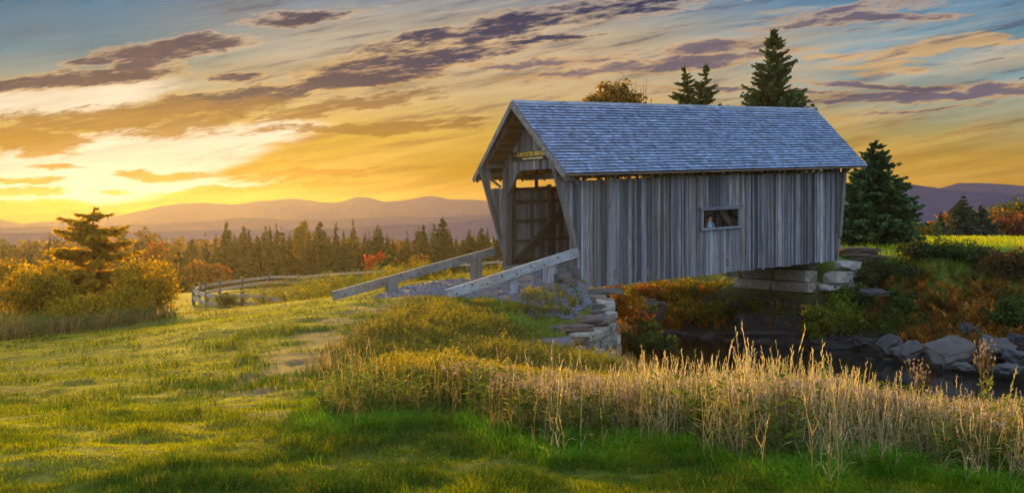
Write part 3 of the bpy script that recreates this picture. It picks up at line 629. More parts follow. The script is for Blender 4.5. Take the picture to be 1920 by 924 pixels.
# portals: gable boards, posts, header haunches, flaring end trim
for end in (0, 1):
    A0 = 0.02 if end == 0 else BL - .02; sg = -1 if end == 0 else 1
    mb = MB(); b = .16
    while b < BW - .12:
        w = rng.choice([.14, .18, .22, .26]); b1 = min(b + w, BW - .1)
        def zb_(q):
            e = min(q, BW - q)                                   # distance from the nearer side
            return 4.02 if e > 1.0 else 4.02 - (1.0 - e) * 1.1 if e > .42 else 3.38
        def zt_(q): return roofz(q) - .09
        g = .006
        cuts = sorted({b + g, b1} | {q for q in (BW / 2,) if b + g < q < b1})
        off = rng.uniform(0, .02)
        for c0, c1 in zip(cuts[:-1], cuts[1:]):
            poly = [L(A0 + sg * off, c0, zb_(c0)), L(A0 + sg * off, c1, zb_(c1)), L(A0 + sg * off, c1, zt_(c1)), L(A0 + sg * off, c0, zt_(c0))]
            mb.prism(poly, (sg * .028, 0, 0), boardtint(1.2) * np.array([1.04, 1.0, .94]))
        b = b1
    gw = mb.build('gable_wall', M_WALL, bridge)
    for b in (.14, BW - .16):
        mb = MB(); mb.box(L(A0 + sg * .03, b, (.5 + 4.4) / 2), (.26, .24, 3.9), (.13, .11, .09)); mb.build('portal_post', M_POST, bridge)
    for b in (-.02, BW + .02):
        mb = MB(); k = .327 if end == 0 else .13; e0 = 0 if end == 0 else BL
        mb.beam(L(e0, b, 1.05 if end == 0 else .95), L(e0 + sg * k * 3.2, b, 4.25), .16, .15, (.13, .11, .085), up=(0, 1, 0)); mb.build('end_trim', M_POST, bridge)
        mb = MB(); mb.box(L(e0 - sg * .05, b + (.1 if b < 0 else -.1), .72), (.14, .16, .7), (.2, .19, .185)); mb.build('corner_block', M_POST, bridge)
    # haunch boards under the header and ties out to the rake
    for b0, b1 in ((.3, 1.05), (BW - .3, BW - 1.05)):
        mb = MB(); mb.beam(L(A0 + sg * .1, b0, 3.2), L(A0 + sg * .1, b1, 4.0), .06, .1, (.15, .125, .1), up=(1, 0, 0)); mb.build('header_brace', M_POST, bridge)
    for b in (-.25, BW + .25):
        mb = MB(); mb.beam(L(A0 + sg * .95, b, roofz(b) - .24), L(A0, b, roofz(b) - .24), .1, .12, (.19, .155, .12)); mb.build('lookout_beam', M_BEAMX, bridge)
        mb = MB(); mb.beam(L(A0 + sg * .12, b * .5 + (BW / 2) * .5 * 0, 3.45) if b < 0 else L(A0 + sg * .12, BW + .1, 3.45), L(A0 + sg * .7, b, roofz(b) - .25), .08, .08, (.17, .14, .11)); mb.build('lookout_brace', M_POST, bridge)
# window: frame boards, sill and head
fr = bpy.data.objects.new('window_frame', None); COL.objects.link(fr); fr.parent = bridge
for a in (WA0 - .06, WA1 + .06):
    mb = MB(); mb.box(L(a, -.035, (WZ0 + WZ1) / 2), (.13, .05, WZ1 - WZ0 + .02), (.17, .17, .18)); mb.build('jamb_board', M_POST, fr)
mb = MB(); mb.beam(L(WA0 - .2, -.055, WZ1 + .07), L(WA1 + .2, -.055, WZ1 + .07), .1, .12, (.12, .12, .13)); mb.build('lintel_board', M_BEAMX, fr)
mb = MB(); mb.beam(L(WA0 - .14, -.05, WZ0 - .035), L(WA1 + .14, -.05, WZ0 - .035), .16, .07, (.16, .16, .17)); mb.build('sill', M_BEAMX, fr)
# ------------------------------------------------------------------ name board over the portal
def text_mesh(name, body, size, m, parent, loc, width, shear=0.0, bold=0.0, extr=.004):
    cu = bpy.data.curves.new(name, 'FONT'); cu.body = body; cu.size = size; cu.extrude = extr; cu.shear = shear; cu.offset = bold; cu.align_x = 'CENTER'; cu.align_y = 'CENTER'; cu.resolution_u = 3
    o = bpy.data.objects.new(name, cu); COL.objects.link(o); bpy.context.view_layer.update()
    me = bpy.data.meshes.new_from_object(o.evaluated_get(bpy.context.evaluated_depsgraph_get())); k = width / max(o.dimensions.x, 1e-3)
    bpy.data.objects.remove(o); bpy.data.curves.remove(cu); me.name = name; me.materials.clear(); me.materials.append(m)
    o = bpy.data.objects.new(name, me); COL.objects.link(o)
    o.scale = (k, 1, 1); o.parent = parent; o.location = loc; o.rotation_euler = (pi / 2, 0, 0); return o
SB0, SB1 = 1.02, 3.72; sgn_w = SB1 - SB0
org = L(-.06, (SB0 + SB1) / 2, 4.52)
# the board lies across the bridge: its own x axis runs along -b
sign = thing('name_board', 'dark brown name board with gold lettering above the bridge portal', 'sign', tuple((AX + UX * org[0] - UY * org[1], AY + UY * org[0] + UX * org[1], AZ + org[2])), YAW - pi / 2)
mb = MB(); mb.box((0, 0, 0), (sgn_w, .035, .33), (.075, .052, .033)); mb.build('board', M_BEAMX, sign)
M_GOLD = plain('gold_paint', (.80, .50, .07, 1), .4, .5); M_GOLD2 = plain('pale_gold_paint', (.85, .68, .32, 1), .4, .5); M_GOLDD = plain('dull_gold_paint', (.30, .19, .03, 1), .5)
text_mesh('lettering', 'A.M.FOSTER BRIDGE', .215, M_GOLD, sign, (-.15, -.021, .055), 1.66, 0, .006)
text_mesh('lettering', 'THE', .10, M_GOLDD, sign, (-1.12, -.021, .03), .2, 0, .004)
text_mesh('lettering', 'Inventor of the Foster Sap Spout', .105, M_GOLD2, sign, (-.06, -.021, -.095), 1.2, .3, .003)
# ------------------------------------------------------------------ guard rails of the approach ramp
def wpt(a, b, z): return np.array([*AB(a, b), z])
def guard(label, ends, posts, tint):
    p, q = ends; o = thing('guard_rail', label, 'guard rail', tuple(p), 0, 'guard rails of the bridge approach')
    p = np.array(p); q = np.array(q); mid = p + (q - p) * .52
    for i, (r0, r1) in enumerate(((p, mid), (mid, q))):
        mb = MB(); dz = np.array([0, 0, .012 * i]); mb.beam(r0 - p + dz, r1 - p + dz * 1, .17, .29 - .01 * i, np.array(tint) * rng.uniform(.92, 1.08)); mb.build('rail', M_RAIL, o)
    for k in range(9):                                          # bolt heads along the rail
        bp_ = (q - p) * (.06 + .88 * k / 8); mb = MB(); mb.box(bp_ + np.array([UY, -UX, 0]) * .088 + np.array([0, 0, .06 if k % 2 else -.05]), (.045, .03, .045), (.03, .025, .02)); mb.build('bolt', M_POST, o)
    for (x, y, zt, zb) in posts:
        mb = MB(); mb.box(np.array([x, y, (zt + zb) / 2]) - p, (.30, .34, zt - zb), np.array(tint) * rng.uniform(.85, 1.0), np.array([[UX, UY, 0], [-UY, UX, 0], [0, 0, 1]]))
        mb.build('post', M_POST, o)
    return o
M_RAIL = wood('rail_wood', (2.2, 14, 14), .42)
def postset(aas, b, p, q, zbase, inset):
    out = []
    for a, zb in zip(aas, zbase):
        t_ = (a - p[3]) / (q[3] - p[3]); zc = p[2] + (q[2] - p[2]) * t_
        x, y = AB(a, b + inset); out.append((x, y, zc - .02, zb - .4))
    return out
e0 = (*AB(-5.1, -.12), -2.36, -5.1); e1 = (*AB(-.12, -.12), -1.22, -.12)
guard('pale timber guard rail on the creek side of the ramp', (e0[:3], e1[:3]), postset((-4.42, -2.64, -1.1), -.12, e0, e1, (-2.7, -2.62, -2.2), .19), (.25, .245, .235))
e0 = (*AB(-6.75, BW + .1), -2.62, -6.75); e1 = (*AB(-.42, BW + .1), -1.30, -.42)
guard('grey timber guard rail on the valley side of the ramp', (e0[:3], e1[:3]), postset((-4.7, -1.3), BW + .1, e0, e1, (-2.5, -2.25), -.19), (.19, .17, .14))
# ------------------------------------------------------------------ stones
def rock_arrays(size, seed, tint, rnd=.35, rough=.12, n=5):
    """a block or boulder: cube grid pushed towards an ellipsoid by rnd, cut and roughened"""
    r = np.random.default_rng(seed); mb = MB(); g = np.linspace(-1, 1, n + 1); A, B = np.meshgrid(g, g)
    V = []; Q = []; k = (n + 1) ** 2; i2 = np.arange(k).reshape(n + 1, n + 1)
    base = np.stack([i2[:-1, :-1], i2[:-1, 1:], i2[1:, 1:], i2[1:, :-1]], -1).reshape(-1, 4)
    for f in range(6):
        ax = f // 2; sg = 1 if f % 2 else -1; v = np.zeros((k, 3)); o = [i for i in range(3) if i != ax]
        v[:, ax] = sg; v[:, o[0]] = A.ravel(); v[:, o[1]] = B.ravel(); V.append(v)
        flip = (sg > 0) == (ax == 1)
        Q.append((base[:, ::-1] if flip else base) + f * k)
    v = np.vstack(V); u = v / np.linalg.norm(v, axis=1)[:, None]
    p = v * (1 - rnd) + u * rnd * 1.15
    for _ in range(5 if rnd > .17 else 3):                                          # chip the corners with random planes
        nn = r.normal(size=3); nn /= np.linalg.norm(nn); d = r.uniform(.85, 1.25) + (.12 if rnd < .17 else 0); over = p @ nn - d
        p = p - np.clip(over, 0, None)[:, None] * nn
    ph = r.uniform(0, 20, 3)
    nz_ = sum(np.sin(v[:, (i + 1) % 3] * fq + ph[i]) * np.sin(v[:, (i + 2) % 3] * fq * 1.3 + ph[i] * 2) for i in range(3) for fq in (2.1, 4.3)) * rough * .3
    ff = fbm(v[:, 0] * 1.7 + v[:, 2] * 1.1 + seed % 97, v[:, 1] * 1.7 - v[:, 2] * .8 + seed % 89, 5, 4) - .5
    p = p * (1 + nz_[:, None] + ff[:, None] * rough * 1.6); p[:, 2] += p[:, 0] * r.uniform(-.07, .07)
    t_ = np.asarray(tint) * r.uniform(.85, 1.15)
    return p * np.asarray(size) / 2, np.vstack(Q), None, np.broadcast_to(t_, p.shape)
STONE_K = .5
WALL_K = .62
def rock(name, size, seed, tint, parent=None, loc=(0, 0, 0), rot=(0, 0, 0), rnd=.35, rough=.12, m=None, n=5):
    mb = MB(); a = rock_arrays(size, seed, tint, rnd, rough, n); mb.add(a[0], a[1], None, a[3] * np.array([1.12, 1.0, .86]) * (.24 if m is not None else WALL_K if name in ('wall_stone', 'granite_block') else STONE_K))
    o = mb.build(name, m or M_STONE, parent, smooth=False, loc=loc); o.rotation_euler = rot; return o
rng = np.random.default_rng(5)
# near abutment: dry stone wall curving from the bridge seat down to the grass
Q = np.array([(2.3, 35.6, 2.9), (3.05, 33.2, 2.62), (3.12, 31.8, 2.60), (3.1, 30.6, 2.72), (2.95, 29.4, 2.86), (2.62, 28.2, 3.02), (2.2, 27.0, 3.2), (1.75, 26.0, 3.36), (1.25, 25.1, 3.6)])
sg = np.concatenate([[0], np.cumsum(np.linalg.norm(np.diff(Q[:, :2], axis=0), axis=1))])
def wallpt(s): return np.array([np.interp(s, sg, Q[:, 0]), np.interp(s, sg, Q[:, 1]), np.interp(s, sg, Q[:, 2])])
ab = thing('stone_abutment', 'curved dry-stone retaining wall of pale blocks under the near end of the bridge', 'abutment', (3.0, 29.5, -5.2))
h = 2.62; course = 0
while h < 4.75 and len(ab.children) < 97:
    ch = rng.uniform(.17, .28); h += ch; s = 2.3 + rng.uniform(-.2, 0)
    while s < sg[-1]:
        w = rng.uniform(.45, 1.0); pm = wallpt(s + w / 2); pd = wallpt(s + w / 2 + .05) - wallpt(s + w / 2 - .05)
        if pm[2] < h - ch * .45 and len(ab.children) < 98:
            out = .09 * (h - ch / 2 - pm[2]); nrm = np.array([-pd[1], pd[0]]); nrm /= np.linalg.norm(nrm)
            if nrm[0] < 0: nrm = -nrm
            c = pm[:2] + nrm * (out - .20 + rng.uniform(-.05, .05))
            tc_ = [(.40, .36, .28), (.31, .28, .23), (.23, .21, .18), (.33, .24, .15), (.48, .45, .38)][rng.choice(5, p=[.3, .25, .15, .15, .15])]
            rock('wall_stone', (w * .98, rng.uniform(.45, .6), ch * 1.0), int(rng.integers(1e6)), tc_, ab, (c[0] - 3.0, c[1] - 29.5, -(h - ch / 2) + 5.2), (rng.uniform(-.04, .04), rng.uniform(-.04, .04), math.atan2(pd[1], pd[0]) + rng.uniform(-.08, .08)), .16, .12)
        s += w
    course += 1
# cap slabs stepping down the top of that wall
SLABS = [  # px, py of the top, distance, length (across), depth, thickness, turn, tint, label
    (1132, 541, 32.3, 1.15, .8, .17, .1, (.16, .155, .14), 'long dark flat slab tucked just under the bridge corner'),
    (1108, 553, 31.4, .95, .7, .24, -.1, (.25, .19, .14), 'thick brownish slab below the slab under the bridge corner'),
    (1112, 568, 30.6, .9, .75, .15, .15, (.17, .17, .18), 'grey flat slab in the middle of the cap stones'),
    (1106, 580, 29.7, .9, .7, .14, -.05, (.13, .125, .125), 'thin dark slab just above the broad reddish cap stone'),
    (1084, 590, 28.6, 1.15, 1.25, .2, .45, (.24, .17, .145), 'broad reddish grey cap slab in the middle of the stone wall'),
    (1062, 608, 27.3, 1.2, 1.1, .2, .4, (.21, .15, .12), 'brown cap slab between the broad reddish one and the lowest'),
    (1072, 630, 26.5, .75, .7, .16, .3, (.23, .15, .11), 'small rusty slab wedged above the lowest grey slab'),
    (1022, 637, 25.4, 1.45, 1.15, .22, .12, (.22, .21, .22), 'lowest and widest grey flat slab at the end of the wall')]
for px, py, Y, w, d, th, rz, tint, lb in SLABS:
    p = P(px, py, Y); o = rock('stone_slab', (w, d, th), int(rng.integers(1e6)), tint, None, (p[0], p[1], p[2] - th / 2), (rng.uniform(-.03, .03), rng.uniform(-.03, .03), rz), .16, .07, n=7)
    tag(o, lb, 'stone slab', 'cap slabs of the near stone wall')
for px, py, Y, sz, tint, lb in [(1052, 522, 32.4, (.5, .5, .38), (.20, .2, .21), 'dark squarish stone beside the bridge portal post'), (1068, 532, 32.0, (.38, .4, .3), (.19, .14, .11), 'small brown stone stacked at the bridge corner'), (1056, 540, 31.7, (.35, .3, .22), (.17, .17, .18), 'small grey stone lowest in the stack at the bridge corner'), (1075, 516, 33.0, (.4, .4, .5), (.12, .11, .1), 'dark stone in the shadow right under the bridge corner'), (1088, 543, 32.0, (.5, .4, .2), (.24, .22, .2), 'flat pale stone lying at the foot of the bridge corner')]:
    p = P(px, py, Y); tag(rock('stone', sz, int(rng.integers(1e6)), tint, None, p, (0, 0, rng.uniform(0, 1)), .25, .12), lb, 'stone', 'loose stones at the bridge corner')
# far abutment: big granite blocks
fb = thing('granite_abutment', 'far bridge abutment of large pale granite blocks', 'abutment', (*AB(BL - .8, 0), -3.3), YAW)
FB = [  # local a, b, z(top, in bridge z), size
    (.95, -.35, -.02, (1.25, .6, .36), (.50, .49, .45)), (-.05, 1.7, -.02, (.6, 2.3, .3), (.20, .18, .15)), (-.05, 3.7, -.04, (.6, 1.7, .3), (.22, .2, .17)),
    (.35, -.3, -.40, (1.15, .7, .46), (.46, .44, .39)), (1.4, -.3, -.40, (.7, .6, .34), (.42, .41, .38)), (-.25, 1.35, -.36, (.7, 1.75, .46), (.36, .33, .26)), (-.25, 3.15, -.36, (.7, 1.6, .46), (.34, .31, .25)), (-.25, 4.55, -.36, (.7, 1.1, .46), (.3, .28, .24)),
    (.55, -.25, -.88, (1.9, .7, .38), (.45, .43, .38)), (-.35, 1.25, -.84, (.8, 2.0, .4), (.42, .36, .28)), (-.35, 3.3, -.84, (.8, 2.0, .42), (.40, .33, .26))]
for a, b, zt, sz, ti in FB:
    z = AZ + SL * (BL - .8 + a) + zt - sz[2] / 2 + 3.3
    rock('granite_block', sz, int(rng.integers(1e6)), ti, fb, (a, b, z), (rng.uniform(-.02, .02), rng.uniform(-.02, .02), rng.uniform(-.03, .03)), .14, .07, n=6)
# stacked brown slabs beyond the far end
pile = thing('slab_stack', 'stack of thin brown stone slabs at the far end of the bridge', 'stone stack', tuple(P(1600, 490, 43)))
for px, py, w, d, th in [(1598, 466, 1.1, .8, .13), (1592, 472, 1.0, .8, .12), (1600, 478, 1.2, .8, .13), (1596, 484, 1.1, .8, .12), (1604, 490, 1.3, .8, .14), (1628, 468, .85, .8, .16), (1622, 475, .9, .8, .14), (1632, 481, 1.0, .8, .13), (1626, 488, 1.1, .8, .14)]:
    p = P(px, py, 43 + rng.uniform(-.1, .1)) - P(1600, 490, 43); rock('slab', (w, d, th), int(rng.integers(1e6)), [(.24, .17, .11), (.2, .15, .11), (.26, .19, .13)][rng.integers(3)], pile, p, (0, 0, rng.uniform(-.15, .15)), .12, .08)
tag(rock('stone_slab', (2.6, .9, .12), 77, (.30, .28, .25), None, P(1672, 481, 44), (0, .01, .05), .12, .08), 'long low pale slab lying at the edge of the far field', 'stone slab')
# rock ledges of the far bank under the abutment
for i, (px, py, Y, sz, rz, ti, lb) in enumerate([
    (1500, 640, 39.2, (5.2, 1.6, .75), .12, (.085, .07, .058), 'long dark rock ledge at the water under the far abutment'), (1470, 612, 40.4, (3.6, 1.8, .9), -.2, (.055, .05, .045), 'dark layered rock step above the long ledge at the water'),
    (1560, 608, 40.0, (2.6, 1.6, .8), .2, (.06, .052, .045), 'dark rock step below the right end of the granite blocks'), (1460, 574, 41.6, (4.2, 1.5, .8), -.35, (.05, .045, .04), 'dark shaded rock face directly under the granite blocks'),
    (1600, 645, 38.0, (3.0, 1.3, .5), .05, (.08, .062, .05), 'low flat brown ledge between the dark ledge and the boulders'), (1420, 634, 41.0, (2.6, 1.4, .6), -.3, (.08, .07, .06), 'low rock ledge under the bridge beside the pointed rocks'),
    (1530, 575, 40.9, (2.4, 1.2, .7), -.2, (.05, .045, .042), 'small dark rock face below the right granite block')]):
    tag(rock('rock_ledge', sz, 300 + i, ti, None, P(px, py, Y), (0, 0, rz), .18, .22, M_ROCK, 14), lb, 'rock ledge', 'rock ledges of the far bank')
# boulders
for i, (px, py, Y, sz, rot, ti, lb) in enumerate([
    (1782, 660, 32.6, (1.6, 1.1, .55), (.42, -.22, .3), (.30, .26, .235), 'largest tilted grey boulder at the water edge'), (1705, 660, 34.0, (1.0, .75, .45), (.4, -.35, .3), (.24, .22, .21), 'grey boulder leaning just left of the largest one'),
    (1668, 650, 35.0, (.9, .8, .6), (.2, -.5, .2), (.2, .19, .19), 'smaller slanted grey boulder second left of the largest'), (1870, 652, 32.4, (1.25, 1.0, .5), (.3, .2, -.1), (.26, .23, .21), 'brown-grey boulder just right of the largest one'),
    (1912, 672, 31.2, (.9, .9, .5), (.2, .1, .4), (.23, .23, .24), 'bluish boulder at the right edge of the photo'), (1820, 625, 34.6, (.75, .6, .6), (.2, .3, .2), (.13, .11, .10), 'dark pointed stone behind the largest boulder'),
    (1890, 690, 30.3, (.75, .7, .28), (.05, 0, .3), (.27, .27, .27), 'rounded flat grey stone in the shallows'), (1806, 686, 31.4, (.65, .4, .22), (.1, 0, .3), (.25, .24, .23), 'small flat stone just below the largest boulder'),
    (1834, 684, 31.6, (.3, .25, .14), (0, 0, .3), (.24, .23, .22), 'tiny stone in the shallows below the largest boulder'), (1665, 675, 34.4, (.35, .25, .12), (0, 0, .2), (.25, .24, .22), 'small wet stone in the water left of the boulders'),
    (1632, 674, 34.8, (.3, .3, .14), (0, .3, .2), (.3, .29, .28), 'pale small stone standing in the dark water'), (1620, 640, 36.8, (.6, .5, .3), (0, .2, .4), (.12, .10, .09), 'brown stone on the mud beside the low ledge'),
    (1912, 640, 32.8, (.7, .6, .5), (.2, .2, .2), (.12, .12, .13), 'dark small boulder behind the right-edge boulder'),
    (1328, 640, 41.0, (1.0, .7, .55), (.2, -.3, .1), (.16, .15, .14), 'grey angular rock at the waterline below the bridge bushes'), (1360, 645, 40.6, (.7, .5, .4), (.1, -.4, .6), (.19, .18, .17), 'split pale rock right of the angular one under the bridge'),
    (1376, 646, 40.4, (.4, .4, .35), (.1, .3, .2), (.17, .16, .15), 'small upright rock between two split ones by the water'), (1396, 644, 40.6, (.55, .45, .4), (.2, -.3, .9), (.16, .15, .145), 'right-hand split rock under the bridge bushes'),
    (1412, 650, 40.0, (.3, .3, .25), (.1, .2, .2), (.18, .17, .15), 'small pebble-like rock right of the split rocks'), (1272, 630, 42.0, (1.3, .8, .45), (.1, .15, .2), (.13, .12, .11), 'low dark rock at the left end of the far waterline'),
    (1224, 590, 43.0, (1.0, .9, 1.4), (.1, .25, .2), (.27, .25, .22), 'tall rounded pale boulder standing among the autumn bushes'), (1640, 548, 38.6, (1.1, .7, .2), (.2, 0, .2), (.15, .12, .11), 'flat brown slab lying among the rusty ferns')]):
    sz = tuple(.9 * q_ for q_ in sz); p = P(px, py, Y); tag(rock('boulder', sz, 400 + i, ti, None, p, rot, .28, .2, M_ROCK, 12), lb, 'boulder', 'boulders along the creek')
# ------------------------------------------------------------------ trees
def conifer(H, R, seed, nb=170, nt=9, tw=.30, droop=.25, upt=.25, dark=(.022, .034, .014), light=(.050, .068, .022), base=.06, prof=1.0, gap=.0, flat=False):
    """spruce: trunk plus branches in a cone; every branch carries rows of needle twigs"""
    r = np.random.default_rng(seed); dark, light = np.array(dark), np.array(light)
    tr = MB(); n = 9; zz = np.linspace(0, H * .97, n); tr.tube(np.column_stack([np.sin(zz * .7 + seed) * .012 * H * .3, np.cos(zz * .5) * .01 * H * .3, zz]), np.linspace(H * .018, .008, n), (.07, .05, .038), 7)
    mb = MB()
    f = r.power(1.35, nb) if not flat else (np.floor(r.uniform(0, 1, nb) * 13) + r.uniform(0, .35, nb)) / 13
    f = np.clip(1 - f, 0, .99) if not flat else np.clip(f, 0, .985)      # 0 bottom .. 1 top
    zb = H * (base + (1 - base) * f)
    rad = R * (1 - f) ** prof * r.uniform(.68, 1.12, nb) * (1 - gap * (r.uniform(0, 1, nb) < .25)) + .03 * R
    rad *= .86 + .14 * np.minimum(1, f / .18)
    az = r.uniform(0, 2 * pi, nb); dr = droop * r.uniform(.5, 1.5, nb) * (1 - f * 1.1)
    V, T3, C = [], [], []
    # branch wood
    for i in range(0, nb, 2):
        l = rad[i]; t = np.array([0, .5, .9]); p = np.column_stack([np.cos(az[i]) * l * t, np.sin(az[i]) * l * t, zb[i] + l * (-dr[i] * t + upt * t * t)])
        tr.tube(p, np.array([.014, .009, .004]) * H * .25, (.06, .045, .035), 3)
    k = np.arange(nt)
    t = ((k + .6) / nt)[None, :] ** .8 * np.ones((nb, 1)) + r.uniform(-.04, .04, (nb, nt)); t = np.clip(t, .05, 1.02)
    l = rad[:, None]
    bx = np.cos(az)[:, None] * l * t; by = np.sin(az)[:, None] * l * t; bz = zb[:, None] + l * (-dr[:, None] * t + upt * t * t)
    for sd in (-1, 0, 1, 2):
        ang = az[:, None] + (sd * r.uniform(.5, 1.05, t.shape) if sd in (-1, 1) else r.uniform(-.5, .5, t.shape))
        ln = tw * R * (.45 + .75 * (1 - t)) * r.uniform(.6, 1.25, t.shape) * (.16 + .84 * np.minimum(1, l / (.6 * R)))
        wd = ln * r.uniform(.22, .36, t.shape)
        dz = r.uniform(-.45, .15, t.shape) - (.55 if sd == 2 else 0)
        d = np.stack([np.cos(ang), np.sin(ang), dz], -1); d /= np.linalg.norm(d, axis=-1, keepdims=True)
        rv = r.normal(size=t.shape + (3,)); sdv = np.cross(d, rv); sdv /= np.linalg.norm(sdv, axis=-1, keepdims=True)
        o = np.stack([bx, by, bz], -1)
        p0 = o - d * ln[..., None] * .15; p1 = o + d * ln[..., None] * .45 + sdv * wd[..., None]; p2 = o + d * ln[..., None]; p3 = o + d * ln[..., None] * .45 - sdv * wd[..., None]
        V.append(np.stack([p0, p1, p2, p3], 2).reshape(-1, 3))
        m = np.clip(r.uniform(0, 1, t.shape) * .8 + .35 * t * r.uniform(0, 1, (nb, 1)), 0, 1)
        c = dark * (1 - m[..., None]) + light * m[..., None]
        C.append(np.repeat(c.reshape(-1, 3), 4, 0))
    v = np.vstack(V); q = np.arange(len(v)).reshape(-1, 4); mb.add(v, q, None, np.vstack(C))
    # leader
    mb.add(np.array([[-.03 * R, 0, H * .93], [.03 * R, 0, H * .93], [0, 0, H * 1.01], [0, -.03 * R, H * .93], [0, .03 * R, H * .93], [0, 0, H * 1.01]]), None, [(0, 1, 2), (3, 4, 5)], dark)
    return tr, mb
def leaves(mb, cen, n, spread, size, r, cols, flat=.0):
    """n leaf faces round each centre"""
    cen = np.asarray(cen); k = len(cen); sp = np.broadcast_to(np.asarray(spread, float), (k,))
    o = np.repeat(cen, n, 0) + r.normal(size=(k * n, 3)) * np.repeat(sp, n)[:, None] * np.array([1, 1, .8])
    d = r.normal(size=(k * n, 3)); d /= np.linalg.norm(d, axis=1)[:, None]; e = np.cross(d, r.normal(size=(k * n, 3))); e /= np.linalg.norm(e, axis=1)[:, None]
    s = size * r.uniform(.6, 1.3, (k * n, 1)); w = s * r.uniform(.32, .5, (k * n, 1))
    v = np.stack([o - d * s * .5, o + e * w, o + d * s * .5, o - e * w], 1).reshape(-1, 3)
    cols = np.asarray(cols, float); ci = r.integers(len(cols), size=k); mixc = cols[np.repeat(ci, n)]; alt = cols[r.integers(len(cols), size=k * n)]
    u = r.uniform(0, 1, (k * n, 1)) < .3
    c = np.where(u, alt, mixc) * r.uniform(.65, 1.35, (k * n, 1))
    mb.add(v, np.arange(len(v)).reshape(-1, 4), None, np.repeat(c, 4, 0))
def broadleaf(H, R, seed, cols, ncl=90, nl=60, size=.16, cr0=.25, trunk=.02, limbs=14, lump=.28, squash=1.0, fill=.35, stems=1):
    r = np.random.default_rng(seed); tr, mb = MB(), MB()
    zc = H * (cr0 + (1 - cr0) * .5); hz_ = H * (1 - cr0) * .5 * squash
    u = r.normal(size=(ncl, 3)); u /= np.linalg.norm(u, axis=1)[:, None]
    rr = np.where(r.uniform(0, 1, ncl) < fill, r.uniform(.2, .8, ncl), r.uniform(.75, 1.0, ncl))
    rr *= 1 + lump * np.sin(u[:, 0] * 3 + seed) * np.cos(u[:, 1] * 3.7 + seed * 2) + lump * .6 * np.sin(u[:, 2] * 5 + seed)
    cen = u * rr[:, None] * np.array([R, R, hz_]) * .86 + np.array([0, 0, zc])
    cen[:, 2] = np.maximum(cen[:, 2], H * .04)
    leaves(mb, cen, nl, R * .15 * r.uniform(.7, 1.3, ncl), size, r, cols)
    for s_ in range(stems):
        ox = r.normal(size=2) * R * .25 * (stems > 1); top = np.array([ox[0] * 1.8, ox[1] * 1.8, zc + hz_ * .3])
        tr.tube(np.array([[ox[0], ox[1], -.1], [ox[0] * 1.2 + .02 * H, ox[1] * 1.2, H * .3], top]), [trunk * H, trunk * H * .8, trunk * H * .3], (.09, .07, .055), 6)
    for i in r.choice(ncl, min(limbs, ncl), False):
        z0 = r.uniform(.3, .75) * zc; p0 = np.array([.01 * H, 0, z0]); p1 = cen[i]; mid = (p0 + p1) / 2 + np.array([0, 0, .06 * H])
        tr.tube(np.array([p0, mid, p1]), [trunk * H * .4, trunk * H * .25, trunk * H * .08], (.085, .065, .05), 4)
    return tr, mb
def tree(name, parts, label, cat, loc, group=None, rz=0.0, m=None, stem='trunk', leaf='crown', sc=1.0):
    o = thing(name, label, cat, loc, rz, group); o.scale = (sc, sc, sc) if not isinstance(sc, tuple) else sc
    parts[0].build(stem, M_BARK, o, True); parts[1].build(leaf, m or M_NEEDLE, o); return o
GD, GL = (.030, .052, .016), (.085, .135, .028)
# spruces rising behind the bridge roof
def at(px, Y): x = (px - 960) / F * Y; return (x, Y, hz(x, Y) - .05)
def tH(px, top, Y): return (YH - top) / F * Y - at(px, Y)[2]
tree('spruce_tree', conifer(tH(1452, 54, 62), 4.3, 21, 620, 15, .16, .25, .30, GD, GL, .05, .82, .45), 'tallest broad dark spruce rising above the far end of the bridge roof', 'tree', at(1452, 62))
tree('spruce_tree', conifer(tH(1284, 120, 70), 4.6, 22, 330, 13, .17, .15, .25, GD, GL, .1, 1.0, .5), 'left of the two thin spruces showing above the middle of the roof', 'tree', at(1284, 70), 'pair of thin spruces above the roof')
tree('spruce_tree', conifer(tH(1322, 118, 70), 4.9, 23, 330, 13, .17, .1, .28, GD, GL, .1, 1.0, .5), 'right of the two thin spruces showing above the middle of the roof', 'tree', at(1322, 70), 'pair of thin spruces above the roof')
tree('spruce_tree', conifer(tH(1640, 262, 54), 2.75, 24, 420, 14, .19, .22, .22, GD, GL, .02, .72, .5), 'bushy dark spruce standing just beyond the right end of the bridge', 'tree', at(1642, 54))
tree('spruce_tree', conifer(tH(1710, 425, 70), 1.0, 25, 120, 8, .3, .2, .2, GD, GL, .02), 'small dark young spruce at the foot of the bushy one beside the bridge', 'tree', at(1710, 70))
AUT = [(.22, .10, .012), (.14, .085, .015), (.10, .075, .014), (.26, .12, .01), (.07, .06, .015)]
tree('maple_tree', broadleaf(tH(1149, 142, 62), 1.8, 31, AUT, 150, 70, .22, .45, .016, 22, .22, 1.0, .3), 'orange-brown leafy tree showing above the left part of the bridge roof', 'tree', at(1149, 62), m=M_LEAF)
